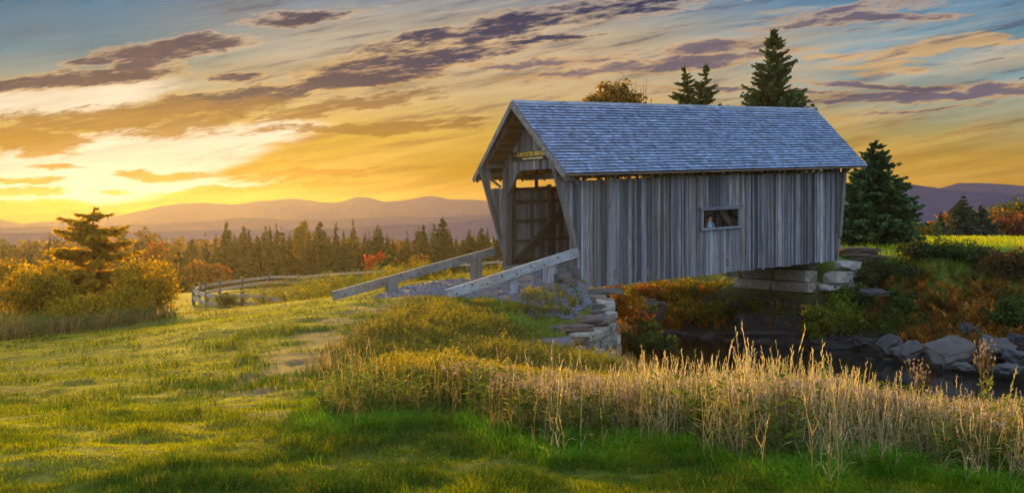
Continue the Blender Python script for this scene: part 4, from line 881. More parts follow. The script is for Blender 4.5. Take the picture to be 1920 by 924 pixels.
# bare tree
r_ = np.random.default_rng(3); tb, tw_ = MB(), MB(); Hb = tH(1205, 143, 66)
tb.tube(np.array([[0, 0, 0], [.05, 0, Hb * .5], [-.1, 0, Hb * .78]]), [.10, .07, .035], (.10, .08, .065), 6)
for bx, by, z0, z1 in [(-.42, 0, .62, .97), (.25, .1, .6, 1.0), (-.1, .1, .78, .93), (.6, 0, .7, .86), (-.75, 0, .66, .84), (.05, -.2, .75, .96)]:
    p0 = np.array([0, 0, z0 * Hb]); p2 = np.array([bx, by, z1 * Hb]); tw_.tube(np.array([p0, (p0 + p2) / 2 + np.array([bx * .25, 0, -.1]), p2]), [.035, .022, .008], (.10, .08, .065), 4)
    for j in range(5):
        q0 = p0 + (p2 - p0) * r_.uniform(.45, .95); tw_.tube(np.array([q0, q0 + np.array([r_.uniform(-.22, .22), r_.uniform(-.2, .2), r_.uniform(.15, .4)])]), [.012, .005], (.10, .08, .065), 3)
ob = thing('bare_tree', 'thin leafless tree poking above the roof right of the orange tree', 'tree', at(1205, 66)); tb.build('trunk', M_BARK, ob, True); tw_.build('branch_top', M_BARK, ob)
# trees along the far edge of the right-hand field
DF = [(.020, .034, .012), (.030, .045, .014), (.045, .055, .015)]
OR = [(.30, .12, .012), (.24, .11, .014), (.34, .16, .012), (.16, .09, .016)]
YG = [(.22, .15, .014), (.16, .13, .016), (.26, .14, .014), (.12, .10, .02)]
RO = [(.20, .055, .018), (.14, .055, .02), (.24, .09, .016), (.10, .06, .02)]
GR_ = [(.05, .065, .014), (.075, .085, .016), (.035, .05, .012), (.10, .09, .014)]
for px, top, Y, R, sd, lb in [(1764, 392, 98, 1.1, 41, 'slim dark spruce at the far field edge, left of the layered spruce'), (1806, 364, 96, 2.5, 42, 'tall layered dark spruce at the far edge of the right field'), (1840, 384, 95, 2.6, 43, 'dark full spruce right of the layered spruce at the field edge'), (1862, 430, 93, 1.5, 46, 'low dark spruce in front of the orange tree at the field edge'), (1788, 424, 93, 1.3, 47, 'short young spruce in front of the layered spruce'), (1822, 402, 97, 1.6, 48, 'middle dark spruce squeezed between the layered and full spruces')]:
    tree('spruce_tree', conifer(tH(px, top, Y), R, sd, 170, 8, .30, .25, .2, (.022, .036, .018), (.06, .08, .028), .02, 1.1, .3, flat=(sd == 42)), lb, 'tree', at(px, Y), 'spruces at the far field edge')
for px, top, Y, R, co, sd, lb in [(1737, 420, 108, 1.6, YG, 51, 'round golden tree at the far field edge, left of the slim spruce'), (1757, 414, 112, 1.6, OR, 52, 'small orange tree close behind the golden round tree'), (1783, 403, 116, 2.2, OR, 53, 'bright orange tree behind the slim and layered spruces'), (1826, 410, 118, 2.0, YG, 54, 'yellow tree glimpsed between the dark spruces'), (1876, 396, 104, 2.6, OR, 55, 'broad orange tree right of the dark spruces'), (1902, 375, 112, 3.4, GR_, 56, 'tall green tree behind the broad orange one'), (1916, 404, 100, 2.6, RO, 57, 'rust-red tree at the right edge of the photo'), (1855, 392, 118, 2.4, GR_, 58, 'small olive tree behind the dark full spruce'), (1938, 384, 110, 3.0, GR_, 59, 'green tree cut by the right edge of the photo')]:
    tree('autumn_tree', broadleaf(tH(px, top, Y), R, sd, co, 90, 45, .34, .08, .02, 8, .2, 1.0, .3), lb, 'tree', at(px, Y), 'autumn trees at the far field edge', m=M_LEAF)
# sapling in the field
r_ = np.random.default_rng(8); a_, b_ = MB(), MB(); a_.tube(np.array([[0, 0, 0], [.03, 0, .7], [0, 0, 1.3]]), [.02, .014, .006], (.1, .08, .05), 4)
leaves(b_, [(0, 0, z) for z in np.linspace(.35, 1.35, 9)], 22, .10, .10, r_, [(.16, .15, .02), (.10, .11, .02)])
tree('sapling', (a_, b_), 'thin yellow-green sapling standing alone in the right-hand field', 'sapling', at(1758, 52), m=M_LEAF, stem='stem')
# ------------------------------------------------------------------ the conifer wood beyond the fence
ND, NL = (.016, .036, .012), (.046, .078, .018)
PROTO = {}
def proto(kind):
    if kind not in PROTO:
        k2 = int(kind[-1]); sp = {'slim': (1.9, 71, 250, 9, .36, .3, .15, 1.0), 'full': (3.0, 72, 340, 11, .26, .3, .15, 1.0), 'ragged': (2.5, 73, 200, 10, .28, .2, .22, .8), 'spire': (1.4, 74, 230, 9, .42, .35, .1, .85), 'wide': (3.7, 75, 330, 12, .23, .22, .2, .92)}[kind[:-1]]
        tr, cr = conifer(10, sp[0] * (1, 1.12, .92)[k2], sp[1] + 13 * k2, int(sp[2] * (1, .8, 1.1)[k2]), sp[3], sp[4], sp[5], sp[6], ND, NL, .02, sp[7], .25)
        PROTO[kind] = (tr.mesh('trunk', M_BARK, True), cr.mesh('crown', M_NEEDLE))
    return PROTO[kind]
def put(kind, px, top, Y, label, name='spruce_tree', wide=1.0, group='conifers beyond the rail fence'):
    p = at(px, Y); k = ((YH - top) / F * Y - p[2]) / 10.05; o = thing(name, label, 'tree', p, (px * 1.7) % 6.28, group); o.scale = (k * wide, k * wide, k)
    for nm, me in zip(('trunk', 'crown'), proto(kind + str(int(px) % 3))):
        c = bpy.data.objects.new(nm, me); COL.objects.link(c); c.parent = o
    return o
W = [(360, 446, 118, 'wide', 'dim broad spruce nearest the left end of the rail fence'), (405, 437, 122, 'spire', 'narrow spruce leaning on the broad one above the fence corner'), (425, 413, 122, 'full', 'tall pointed spruce first to break the skyline right of the glowing pine'), (440, 436, 126, 'slim', 'small slim spruce in the notch right of the first tall skyline spruce'),
     (457, 419, 124, 'full', 'left spruce of the close pair above the back fence corner'), (467, 426, 120, 'slim', 'right spruce of the close pair above the back fence corner'), (483, 440, 118, 'wide', 'low bushy spruce between the close pair and the twin tops'), (498, 422, 126, 'ragged', 'ragged left one of the twin-topped spruces'), (506, 420, 122, 'slim', 'slim right one of the twin-topped spruces'),
     (518, 415, 122, 'spire', 'sharp spire left of the forked light green tree'), (527, 423, 126, 'ragged', 'loose forked light green conifer beside the sharp spire'), (543, 432, 124, 'slim', 'small spruce tucked right of the forked conifer'), (554, 433, 130, 'full', 'hazy spruce behind the thin yellow tree'), (579, 430, 118, 'spire', 'dark narrow spire just left of the big open spruce'),
     (600, 413, 122, 'wide', 'big open-branched spruce standing clear on the skyline'), (616, 440, 116, 'full', 'shorter spruce leaning under the big open one'), (630, 415, 122, 'spire', 'sharp spire midway between the open spruce and the club top'), (644, 430, 120, 'slim', 'short slim spruce left of the club-topped one'), (652, 446, 116, 'full', 'low dense spruce under the club-topped one'),
     (662, 408, 124, 'spire', 'tall club-topped narrow spruce, thickest at its tip'), (671, 443, 120, 'slim', 'small spruce right beside the club-topped one'), (684, 433, 122, 'slim', 'left of two small spires above the scarlet maple'), (692, 430, 122, 'spire', 'right of two small spires above the scarlet maple'), (726, 436, 126, 'slim', 'small pointed spruce between the larch and the dark row'),
     (738, 446, 120, 'full', 'low green spruce right of the larch'), (757, 449, 122, 'full', 'low broad spruce at the left of the dark row'), (764, 431, 122, 'spire', 'dark spire at the left end of the row near the ramp'), (784, 423, 124, 'ragged', 'mid-green ragged conifer above the orange maple'), (794, 419, 120, 'full', 'dark full spruce beside the bare snag'), (814, 415, 124, 'slim', 'slim dark spruce between the snag and the largest one'),
     (830, 404, 120, 'wide', 'largest dark spruce of the wood, with open side branches'), (845, 438, 118, 'full', 'shorter spruce at the right foot of the largest one'), (856, 442, 124, 'spire', 'little spire in the dip right of the largest spruce'), (868, 446, 122, 'full', 'low spruce in the dip left of the last clump'), (880, 427, 122, 'full', 'left spruce of the last clump before the bridge portal'), (889, 438, 122, 'slim', 'small slim spruce inside the last clump before the portal'),
     (903, 425, 122, 'wide', 'rounded broad spruce in the middle of the last clump'), (914, 424, 124, 'slim', 'slim spruce right of the rounded one in the last clump'), (925, 437, 120, 'spire', 'small spire nearest the bridge portal'), (935, 434, 124, 'full', 'spruce half hidden behind the bridge portal'), (948, 440, 122, 'full', 'spruce seen only through the bridge portal edge'),
     (7, 458, 105, 'spire', 'dim dark spire at the far left edge of the photo'), (55, 459, 110, 'slim', 'dim spruce second from the left edge'), (93, 442, 120, 'slim', 'hazy spruce just left of the glowing pine'), (229, 424, 140, 'full', 'hazy spruce top just right of the glowing pine'), (304, 447, 115, 'spire', 'narrow hazy spruce beside the red-orange tree'), (282, 452, 112, 'full', 'broad hazy spruce left of the red-orange tree'), (386, 452, 112, 'full', 'dark low spruce behind the fence end'), (336, 470, 104, 'wide', 'lowest spruce in front of the wood by the left shrubs'),
     (570, 462, 106, 'full', 'front-row dark spruce under the thin yellow tree'), (640, 468, 104, 'wide', 'front-row bushy spruce left of the scarlet maple'), (520, 470, 104, 'wide', 'front-row bushy spruce above the middle of the fence'), (460, 474, 102, 'wide', 'front-row bushy spruce above the back fence corner'), (752, 478, 102, 'full', 'front-row spruce between the scarlet and orange maples'), (850, 474, 102, 'wide', 'front-row dark spruce left of the rail end'), (905, 470, 104, 'full', 'front-row dark spruce above the valley-side rail')]
for px, top, Y, kd, lb in W: put(kd, px, top, Y, lb)
put('ragged', 708, 419, 118, 'broad pale green larch above the scarlet maple', 'larch_tree', 1.25)
tb = MB(); p = at(802, 122); tb.tube(np.array([[0, 0, 0], [.05, 0, 5], [0, 0, (YH - 410) / F * 122 - p[2]]]), [.16, .1, .04], (.12, .10, .08), 5)
tw_ = MB(); r_ = np.random.default_rng(5)
for j in range(14): z = r_.uniform(4, 9); a_ = r_.uniform(0, 6.28); tw_.tube(np.array([[0, 0, z], [cos(a_) * .5, sin(a_) * .5, z + .1]]), [.025, .01], (.12, .1, .08), 3)
o = thing('dead_tree', 'bare grey snag standing among the spruces left of the largest one', 'tree', p); tb.build('trunk', M_BARK, o, True); tw_.build('branch_stubs', M_BARK, o)
RD = [(.40, .035, .012), (.30, .035, .012), (.45, .07, .014)]
BR = [(.16, .085, .02), (.12, .07, .02), (.09, .06, .02), (.20, .11, .02)]
for px, top, Y, R, co, sd, c0, lb in [(705, 472, 100, 1.1, RD, 81, .1, 'scarlet maple glowing in front of the dark spruces'), (788, 474, 100, 1.2, OR, 82, .1, 'orange maple in front of the dark spruces near the ramp rail'), (294, 449, 108, 1.5, [(.34, .07, .012), (.28, .09, .012)], 83, .1, 'red-orange tree in the haze right of the glowing pine'), (322, 474, 104, 1.2, OR, 84, .1, 'small orange tree right of the red-orange one'),
     (272, 426, 150, 2.2, BR, 85, .3, 'round-headed hazy tree on the skyline right of the glowing pine'), (567, 416, 122, 1.3, YG, 86, .35, 'thin yellow open-crowned tree on the skyline'), (370, 486, 98, 1.3, OR, 87, .05, 'dull orange bush-like tree at the left end of the fence'), (727, 482, 98, 1.2, GR_, 88, .02, 'light green young tree right of the scarlet maple'), (412, 492, 98, 1.1, [(.26, .08, .015), (.2, .1, .015)], 89, .05, 'small russet tree behind the back fence corner')]:
    tree('autumn_tree', broadleaf(tH(px, top, Y), R, sd, co, 70, 40, .30, c0, .018, 8, .2, 1.0, .3), lb, 'tree', at(px, Y), 'autumn trees among the conifers', m=M_LEAF)
# broad wooded lowland far behind: reads as one mass
r_ = np.random.default_rng(12); mb = MB(); n = 900
X = []; 
yy_ = r_.uniform(158, 235, n * 3); xx_ = r_.uniform(-.62, .62, n * 3) * yy_
keep = (xx_ / yy_ < .05) | (yy_ > 190); xx_, yy_ = xx_[keep][:1000], yy_[keep][:1000]
zz_ = height(xx_, yy_, False); hh = r_.uniform(4.5, 8.0, len(xx_)); hh = np.where(xx_ / yy_ > .1, hh * .8, hh)
for x, y, z, h_ in zip(xx_, yy_, zz_, hh):
    k = 8; u = r_.normal(size=(k, 3)); u /= np.linalg.norm(u, axis=1)[:, None]
    cen = u * np.array([2.6, 2.6, h_ * .36]) * r_.uniform(.6, 1, (k, 1)) + np.array([x, y, z + h_ * .55])
    co = [BR, BR, OR, YG, GR_, DF, BR][r_.integers(7)]
    leaves(mb, cen, 26, .8, .95, r_, np.array(co) * .85)
fm = mb.build('distant_woodland', M_LEAF); fm['kind'] = 'stuff'
# ------------------------------------------------------------------ left edge: the glowing pine and round shrubs
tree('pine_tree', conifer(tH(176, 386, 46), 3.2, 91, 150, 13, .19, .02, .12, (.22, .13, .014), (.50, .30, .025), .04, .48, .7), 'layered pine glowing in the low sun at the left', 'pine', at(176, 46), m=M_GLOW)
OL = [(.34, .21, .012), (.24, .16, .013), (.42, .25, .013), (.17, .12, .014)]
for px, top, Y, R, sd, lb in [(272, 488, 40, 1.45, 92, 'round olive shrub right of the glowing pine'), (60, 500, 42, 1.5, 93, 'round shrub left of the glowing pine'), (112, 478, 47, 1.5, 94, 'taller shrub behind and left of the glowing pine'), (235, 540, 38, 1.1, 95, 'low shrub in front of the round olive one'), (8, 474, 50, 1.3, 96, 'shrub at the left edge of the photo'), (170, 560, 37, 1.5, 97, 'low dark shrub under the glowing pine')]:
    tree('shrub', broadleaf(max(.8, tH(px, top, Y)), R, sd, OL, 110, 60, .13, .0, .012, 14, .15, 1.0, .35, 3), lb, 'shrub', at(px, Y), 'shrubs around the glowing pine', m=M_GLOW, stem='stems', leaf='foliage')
# ------------------------------------------------------------------ grass and herbs
def yfront(x): return np.interp(x, [-2.3, -1.92, .18, 1.38, 2.39, 3.28, 6, 12], [11.0, 10, 8.3, 7.5, 6.8, 6.1, 5.2, 4.6]) + (fbm(np.asarray(x) * 1.7, np.asarray(x) * 0 + 3, 71) - .5) * 2.2
def xleft(y): return np.interp(y, [8, 10, 12, 15, 18, 22, 26], [-1.7, -1.95, -2.25, -2.6, -2.9, -2.6, -2.4]) + (fbm(np.asarray(y) * .8, np.asarray(y) * 0 + 7, 72) - .5) * .8
def toplimit(px):
    px = np.asarray(px, float); return np.interp(px, [560, 620, 700, 850, 1000, 1150, 1250, 1350, 1450, 1550, 1650, 1750, 1850, 1960, 2200], [690, 676, 660, 668, 688, 702, 694, 696, 698, 700, 716, 738, 746, 744, 742])
def blades(mb, x, y, z, h, w, lean, r, tint, tipmul=1.25, bend=.6):
    """grass blades: a quad and a tip triangle each, arching over"""
    n = len(x); az = r.uniform(0, 2 * pi, n); fa = az + pi / 2 + r.uniform(-.6, .6, n)
    d = np.column_stack([np.cos(az), np.sin(az), np.zeros(n)]); s = np.column_stack([np.cos(fa), np.sin(fa), np.zeros(n)])
    b = np.column_stack([x, y, z - .01]); up = np.array([0, 0, 1.0])
    m = b + d * (lean * h * .3)[:, None] + up * (h * .55)[:, None]
    t_ = b + d * (lean * h)[:, None] + up * (h * (1 - bend * lean * .6))[:, None]
    hw = (w * .5)[:, None]
    v = np.stack([b - s * hw, b + s * hw, m + s * hw * .8, m - s * hw * .8, t_], 1).reshape(-1, 3)
    i0 = np.arange(n)[:, None] * 5
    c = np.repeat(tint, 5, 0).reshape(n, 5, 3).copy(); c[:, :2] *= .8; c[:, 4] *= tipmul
    mb.add(v, i0 + np.array([0, 1, 2, 3]), i0 + np.array([3, 2, 4]), c.reshape(-1, 3))
def scatter(mb, protos, x, y, z, hs, ws, r, tmul=None):
    k = r.integers(len(protos), size=len(x)); az = r.uniform(0, 2 * pi, len(x))
    for i, (v, f4, f3, t_) in enumerate(protos):
        j = np.flatnonzero(k == i)
        if not len(j): continue
        c, s = np.cos(az[j])[:, None], np.sin(az[j])[:, None]
        X = (v[None, :, 0] * c - v[None, :, 1] * s) * ws[j][:, None] + x[j][:, None]; Y = (v[None, :, 0] * s + v[None, :, 1] * c) * ws[j][:, None] + y[j][:, None]
        Z = v[None, :, 2] * hs[j][:, None] + z[j][:, None]
        V = np.stack([X, Y, Z], -1).reshape(-1, 3); off = (np.arange(len(j)) * len(v))[:, None, None]
        T = np.broadcast_to(t_[None], (len(j),) + t_.shape)
        if tmul is not None: T = T * tmul[j][:, None, :]
        mb.add(V, (f4[None] + off).reshape(-1, 4) if len(f4) else None, (f3[None] + off).reshape(-1, 3) if len(f3) else None, T.reshape(-1, 3))
def strip(mb, p, q, w, tint, r):
    d = np.asarray(q) - np.asarray(p); s = np.cross(d, r.normal(size=3)); s /= np.linalg.norm(s) + 1e-9; s = s * w / 2
    mb.add([p - s, p + s, q + s * .6, q - s * .6], [(0, 1, 2, 3)], None, tint)
def leaf(mb, p, d, ln, wd, tint, r):
    d = d / np.linalg.norm(d); s = np.cross(d, r.normal(size=3)); s /= np.linalg.norm(s) + 1e-9
    mb.add([p, p + d * ln * .5 + s * wd / 2, p + d * ln, p + d * ln * .5 - s * wd / 2], [(0, 1, 2, 3)], None, tint)
def goldenrod(seed, fl=((.30, .24, .012), (.24, .17, .012), (.36, .29, .02)), lf=((.06, .085, .014), (.09, .10, .015), (.10, .075, .015)), nst=3, nleaf=16, nfl=34):
    r = np.random.default_rng(seed); mb = MB()
    for s_ in range(nst):
        ph = r.uniform(0, 6.28); top = np.array([cos(ph) * .16, sin(ph) * .16, r.uniform(.82, 1.0)]); b0 = np.array([cos(ph) * .04, sin(ph) * .04, 0])
        strip(mb, b0, top, .012, np.array([.10, .07, .03]), r)
        for j in range(nleaf):
            t_ = r.uniform(.08, .85); p = b0 + (top - b0) * t_; a_ = r.uniform(0, 6.28)
            leaf(mb, p, np.array([cos(a_), sin(a_), r.uniform(-.1, .7)]), r.uniform(.09, .17), .022, np.array(lf[r.integers(len(lf))]) * r.uniform(.7, 1.3), r)
        for j in range(nfl):
            t_ = r.uniform(0, 1); a_ = r.uniform(0, 6.28); o = (1 - t_) * .11 * r.uniform(.2, 1); p = top + np.array([cos(a_) * o, sin(a_) * o, t_ * .2 - .16])
            leaf(mb, p, np.array([cos(a_), sin(a_), r.uniform(.2, 1.4)]), r.uniform(.03, .055), .022, np.array(fl[r.integers(len(fl))]) * r.uniform(.7, 1.25), r)
    return mb.arrays()
def aster(seed):
    r = np.random.default_rng(seed); mb = MB()
    for s_ in range(3):
        ph = r.uniform(0, 6.28); top = np.array([cos(ph) * .14, sin(ph) * .14, r.uniform(.75, .95)]); b0 = np.zeros(3); strip(mb, b0, top, .010, np.array([.16, .10, .05]), r)
        for j in range(12):
            p = b0 + (top - b0) * r.uniform(.1, .85); a_ = r.uniform(0, 6.28); leaf(mb, p, np.array([cos(a_), sin(a_), .3]), r.uniform(.06, .12), .02, np.array([(.09, .09, .02), (.15, .11, .03), (.06, .075, .016)][r.integers(3)]) * r.uniform(.7, 1.3), r)
        for j in range(7):
            a_ = r.uniform(0, 6.28); q = top + np.array([cos(a_) * .10, sin(a_) * .10, r.uniform(-.12, .06)]); strip(mb, b0 + (top - b0) * .7, q, .005, np.array([.14, .09, .04]), r)
            for i in range(7): leaf(mb, q, r.normal(size=3) + np.array([0, 0, .4]), .030, .016, np.array([(.36, .27, .19), (.28, .19, .12), (.44, .36, .28)][r.integers(3)]) * r.uniform(.7, 1.1), r)
    return mb.arrays()
def straw(seed, green=0.0):
    """a stem of dry grass with a soft spike and one or two blades"""
    r = np.random.default_rng(seed); mb = MB(); c0 = np.array([.40, .30, .15]) * (1 - green) + np.array([.12, .14, .03]) * green
    l = r.uniform(.03, .16); ph = r.uniform(0, 6.28); d = np.array([cos(ph), sin(ph), 0]); pts = [d * l * t ** 2 + np.array([0, 0, t]) for t in (0, .35, .7, 1.0)]
    for a_, b_ in zip(pts[:-1], pts[1:]): strip(mb, a_, b_, .0055, c0 * r.uniform(.8, 1.1), r)
    for j in range(9):
        t_ = .80 + .2 * j / 9; p = d * l * t_ ** 2 + np.array([0, 0, t_]); leaf(mb, p, np.array([*(r.normal(size=2) * .22), 1]) + d * .2, .05, .009, np.array([.54, .41, .23]) * r.uniform(.75, 1.2), r)
    for j in range(3):
        z = r.uniform(.1, .55); a_ = r.uniform(0, 6.28); p = np.array([0, 0, z]); m_ = p + np.array([cos(a_) * .07, sin(a_) * .07, .16]); q = m_ + np.array([cos(a_) * .12, sin(a_) * .12, r.uniform(-.06, .08)])
        strip(mb, p, m_, .008, c0 * r.uniform(.7, 1.1), r); leaf(mb, m_, q - m_, np.linalg.norm(q - m_), .008, c0 * r.uniform(.7, 1.1), r)
    return mb.arrays()
def weed(seed, cols=((.07, .11, .018), (.10, .13, .02), (.15, .14, .025), (.05, .085, .016))):
    r = np.random.default_rng(seed); mb = MB()
    for s_ in range(4):
        ph = r.uniform(0, 6.28); top = np.array([cos(ph) * .3, sin(ph) * .3, r.uniform(.6, 1.0)]); strip(mb, np.zeros(3), top, .012, np.array([.12, .09, .03]), r)
        for j in range(16):
            p = top * r.uniform(.15, 1.0); a_ = r.uniform(0, 6.28); leaf(mb, p, np.array([cos(a_), sin(a_), r.uniform(-.2, .9)]), r.uniform(.10, .2), .045, np.array(cols[r.integers(len(cols))]) * r.uniform(.7, 1.3), r)
    return mb.arrays()
def fern(seed):
    r = np.random.default_rng(seed); mb = MB(); cols = [(.40, .14, .016), (.48, .25, .024), (.28, .10, .018), (.20, .08, .02), (.46, .20, .018)]; co = np.array(cols[r.integers(5)])
    for f_ in range(6):
        ph = r.uniform(0, 6.28); d = np.array([cos(ph), sin(ph), 0]); L_ = r.uniform(.7, 1.0); out = r.uniform(.25, .6); c = co * r.uniform(.7, 1.3)
        pt = lambda t: d * out * t ** 1.4 + np.array([0, 0, L_ * (t - .28 * t * t)])
        s = np.array([-d[1], d[0], 0])
        for t in np.linspace(.2, 1, 9):
            w = .17 * (1.05 - t) + .02; p = pt(t)
            for sd in (-1, 1): leaf(mb, p, s * sd + d * .3 + np.array([0, 0, r.uniform(-.15, .25)]), w, .05, c * r.uniform(.75, 1.25), r)
        strip(mb, np.zeros(3), pt(.5), .01, c * .6, r)
    return mb.arrays()
def stuff(mb, name, m): o = mb.build(name, m); o['kind'] = 'stuff'; return o
def pxof(x, y): return 960 + F * x / y
def drop_gravel(x, y): return ~on_gravel(x, y)
def inwater(x, y):
    dn, sn = pdist(x, y, NEAR); df, sf = pdist(x, y, FAR); return (sn > 0) & (sf < 0)
r = np.random.default_rng(101)
# lawn
n = 420000; u = r.uniform(0, 1, n); g0, g1, ex = 4.4, 62.0, -.85
y = ((g0 ** ex) * (1 - u) + (g1 ** ex) * u) ** (1 / ex); x = r.uniform(-.60, .60, n) * y + r.uniform(-.5, .5, n)
df_ = y - yfront(x); inpatch = (df_ > .15) & (x > xleft(y)) & (y < 23)
keep = ~inpatch & drop_gravel(x, y) & ~((x > 1.2) & (y > 22)) & ~((x > xleft(y) + .6) & (y > 9) & (y < 22))
dm_ = dirtmask(x, y) * sst(y, 8, 10); keep &= r.uniform(0, 1, n) > dm_ * .93
x, y = x[keep], y[keep]; df_ = df_[keep]; n = len(x); z = height(x, y)
cl = fbm(x * 1.3, y * 1.3, 81); big = fbm(x * .28, y * .28, 82); fine = fbm(x * 4, y * 4, 83)
lush = sst(df_, -1.2, -.3) * sst(x, -2.9, -1.6) * (x < 12); lush *= .55 + .6 * fbm(x * 1.8, y * 1.8, 84)
far = sst(y, 10, 40)
h = (.03 + .10 * sst(1 - cl, .35, .75) * (.3 + 1.1 * fine)) * r.uniform(.6, 1.3, n) * (1 + .5 * far) + lush * r.uniform(.03, .17, n)
w = np.maximum(.0035, .00055 * y) * r.uniform(.8, 1.5, n) + lush * .003
yg = np.array([.35, .34, .008]); dg = np.array([.045, .095, .010]); ol = np.array([.13, .12, .014]); lg = np.array([.12, .27, .014]); dry = np.array([.28, .19, .03])
mixv = np.clip(sst(big, .36, .62) * .8 + (cl - .5) * 2.4 + (fine - .5) * .9 + r.normal(0, .2, n), 0, 1)[:, None]
tint = dg * (1 - mixv) + yg * mixv
tint = tint * (1 - lush[:, None] * .85) + lg * lush[:, None] * .85 * r.uniform(.6, 1.3, (n, 1))
fl_ = sst(y, 24, 48)[:, None]; tint = tint * (1 - fl_ * .55) + np.array([.32, .22, .012]) * fl_ * .55
dd = (r.uniform(0, 1, n) < .05 + .1 * sst(fine, .6, .75))[:, None]; tint = np.where(dd, dry * r.uniform(.6, 1, (n, 1)), tint) * r.uniform(.7, 1.3, (n, 1))
mb = MB(); blades(mb, x, y, z, h, w, r.uniform(.5, 1.5, n), r, tint, bend=.5); 
n = 16000; xx = r.uniform(-6.2, -1.4, n); yy = r.uniform(13, 25, n); kk = (sst(fbm(xx * .9, yy * .9, 131), .42, .6) > r.uniform(0, 1, n)) & (r.uniform(0, 1, n) > dirtmask(xx, yy)) & ((xx < xleft(yy) + .2)) & drop_gravel(xx, yy); xx, yy = xx[kk], yy[kk]; n = len(xx)
tt_ = np.array([(.05, .10, .012), (.09, .13, .012), (.16, .18, .012), (.22, .19, .03)])[r.integers(4, size=n)] * r.uniform(.7, 1.3, (n, 1)); blades(mb, xx, yy, height(xx, yy), r.uniform(.06, .20, n), r.uniform(.009, .015, n), r.uniform(.3, 1.0, n), r, tt_)
n = 9000; cx, cy = r.uniform(-7.5, 3.2, 260), r.uniform(5, 14, 260); ci = r.integers(260, size=n); xx = cx[ci] + r.normal(0, .10, n); yy = cy[ci] + r.normal(0, .12, n); kk = (yy < yfront(xx) - .2) | (xx < xleft(yy) - .2); xx, yy, ci = xx[kk], yy[kk], ci[kk]; n = len(xx)
tt_ = np.array([(.04, .09, .014), (.06, .12, .014), (.10, .16, .012)])[ci % 3] * r.uniform(.7, 1.3, (n, 1)); blades(mb, xx, yy, height(xx, yy), r.uniform(.05, .15, n), r.uniform(.004, .007, n), r.uniform(.3, 1.0, n), r, tt_); stuff(mb, 'lawn_grass', M_GRASS)
# right-hand field and far bank top
n = 60000; x = r.uniform(8, 62, n); y = r.uniform(40, 104, n) ** 1.0; keep = (np.abs(x / y) < .6); x, y = x[keep], y[keep]
dx, dy = x - AX, y - AY; a = dx * UX + dy * UY; b = -dx * UY + dy * UX
keep = ~((a < 14.6) & (b > -1)) & ~inwater(x, y); x, y = x[keep], y[keep]; n = len(x); z = height(x, y)
cl = fbm(x * .5, y * .5, 86); mixv = np.clip(sst(cl, .35, .65) + r.normal(0, .2, n), 0, 1)[:, None]
tint = (np.array([.17, .25, .014]) * (1 - mixv) + np.array([.42, .42, .018]) * mixv) * r.uniform(.75, 1.25, (n, 1))
edge = sst(z, -1.95, -2.4)[:, None]; tint = tint * (1 - edge) + np.array([.09, .10, .018]) * edge
mb = MB(); blades(mb, x, y, z, r.uniform(.14, .42, n) * (.6 + .8 * cl), np.maximum(.02, .0006 * y) * r.uniform(.8, 1.4, n), r.uniform(.2, .9, n), r, tint); stuff(mb, 'field_grass', M_GRASS)
# dry tall grass along the near bank
n = 15000; x = r.uniform(-1.9, 9, n); d_ = r.uniform(0, 1, n) ** 1.2 * 3.2 - .7; y = yfront(x) + d_
px = pxof(x, y); dens = (.12 + .88 * sst(d_, -.5, .3)) * np.interp(px, [560, 640, 900, 1050, 1300, 1500, 1700, 1850, 2000], [.02, .08, .16, .42, .8, .95, .7, .9, 1.1]) * 1.6 * sst(fbm(x * 1.7, y * 1.7, 91), .33, .62)
keep = (r.uniform(0, 1, n) < dens) & (px > 585) & (px < 2300); x, y, px = x[keep], y[keep], px[keep]; n = len(x); z = height(x, y)
hh = np.clip(-z - (toplimit(px) - YH) / F * y, .12, .95) * np.clip(r.normal(.84, .2, n), .35, 1.4) * (.8 + .4 * fbm(x * 1.1, y * 1.1, 94))
tm = np.where(r.uniform(0, 1, n)[:, None] < .25, np.array([.75, .85, .6]), np.array([1, 1, 1])) * r.uniform(.7, 1.25, (n, 1)) * np.where((px < 1000)[:, None], np.array([.8, .7, .5]), 1)
mb = MB(); scatter(mb, [straw(s_, .12 * (s_ % 3)) for s_ in range(10)], x, y, z, hh, np.maximum(.5, hh), r, tm); stuff(mb, 'tall_dry_grass', M_STRAW)
# green blades at the feet of the tall grass
n = 12000; x = r.uniform(-2.0, 9, n); y = yfront(x) + r.uniform(-.3, 2.6, n); px = pxof(x, y); keep = px < 2300; x, y = x[keep], y[keep]; n = len(x); z = height(x, y)
tint = np.array([(.05, .11, .018), (.08, .12, .02), (.13, .12, .03)])[r.integers(3, size=n)] * r.uniform(.6, 1.3, (n, 1))
mb = MB(); blades(mb, x, y, z, r.uniform(.08, .30, n) * (.5 + fbm(x * 2, y * 2, 93)), r.uniform(.004, .008, n), r.uniform(.2, 1, n), r, tint); stuff(mb, 'bank_grass', M_GRASS)
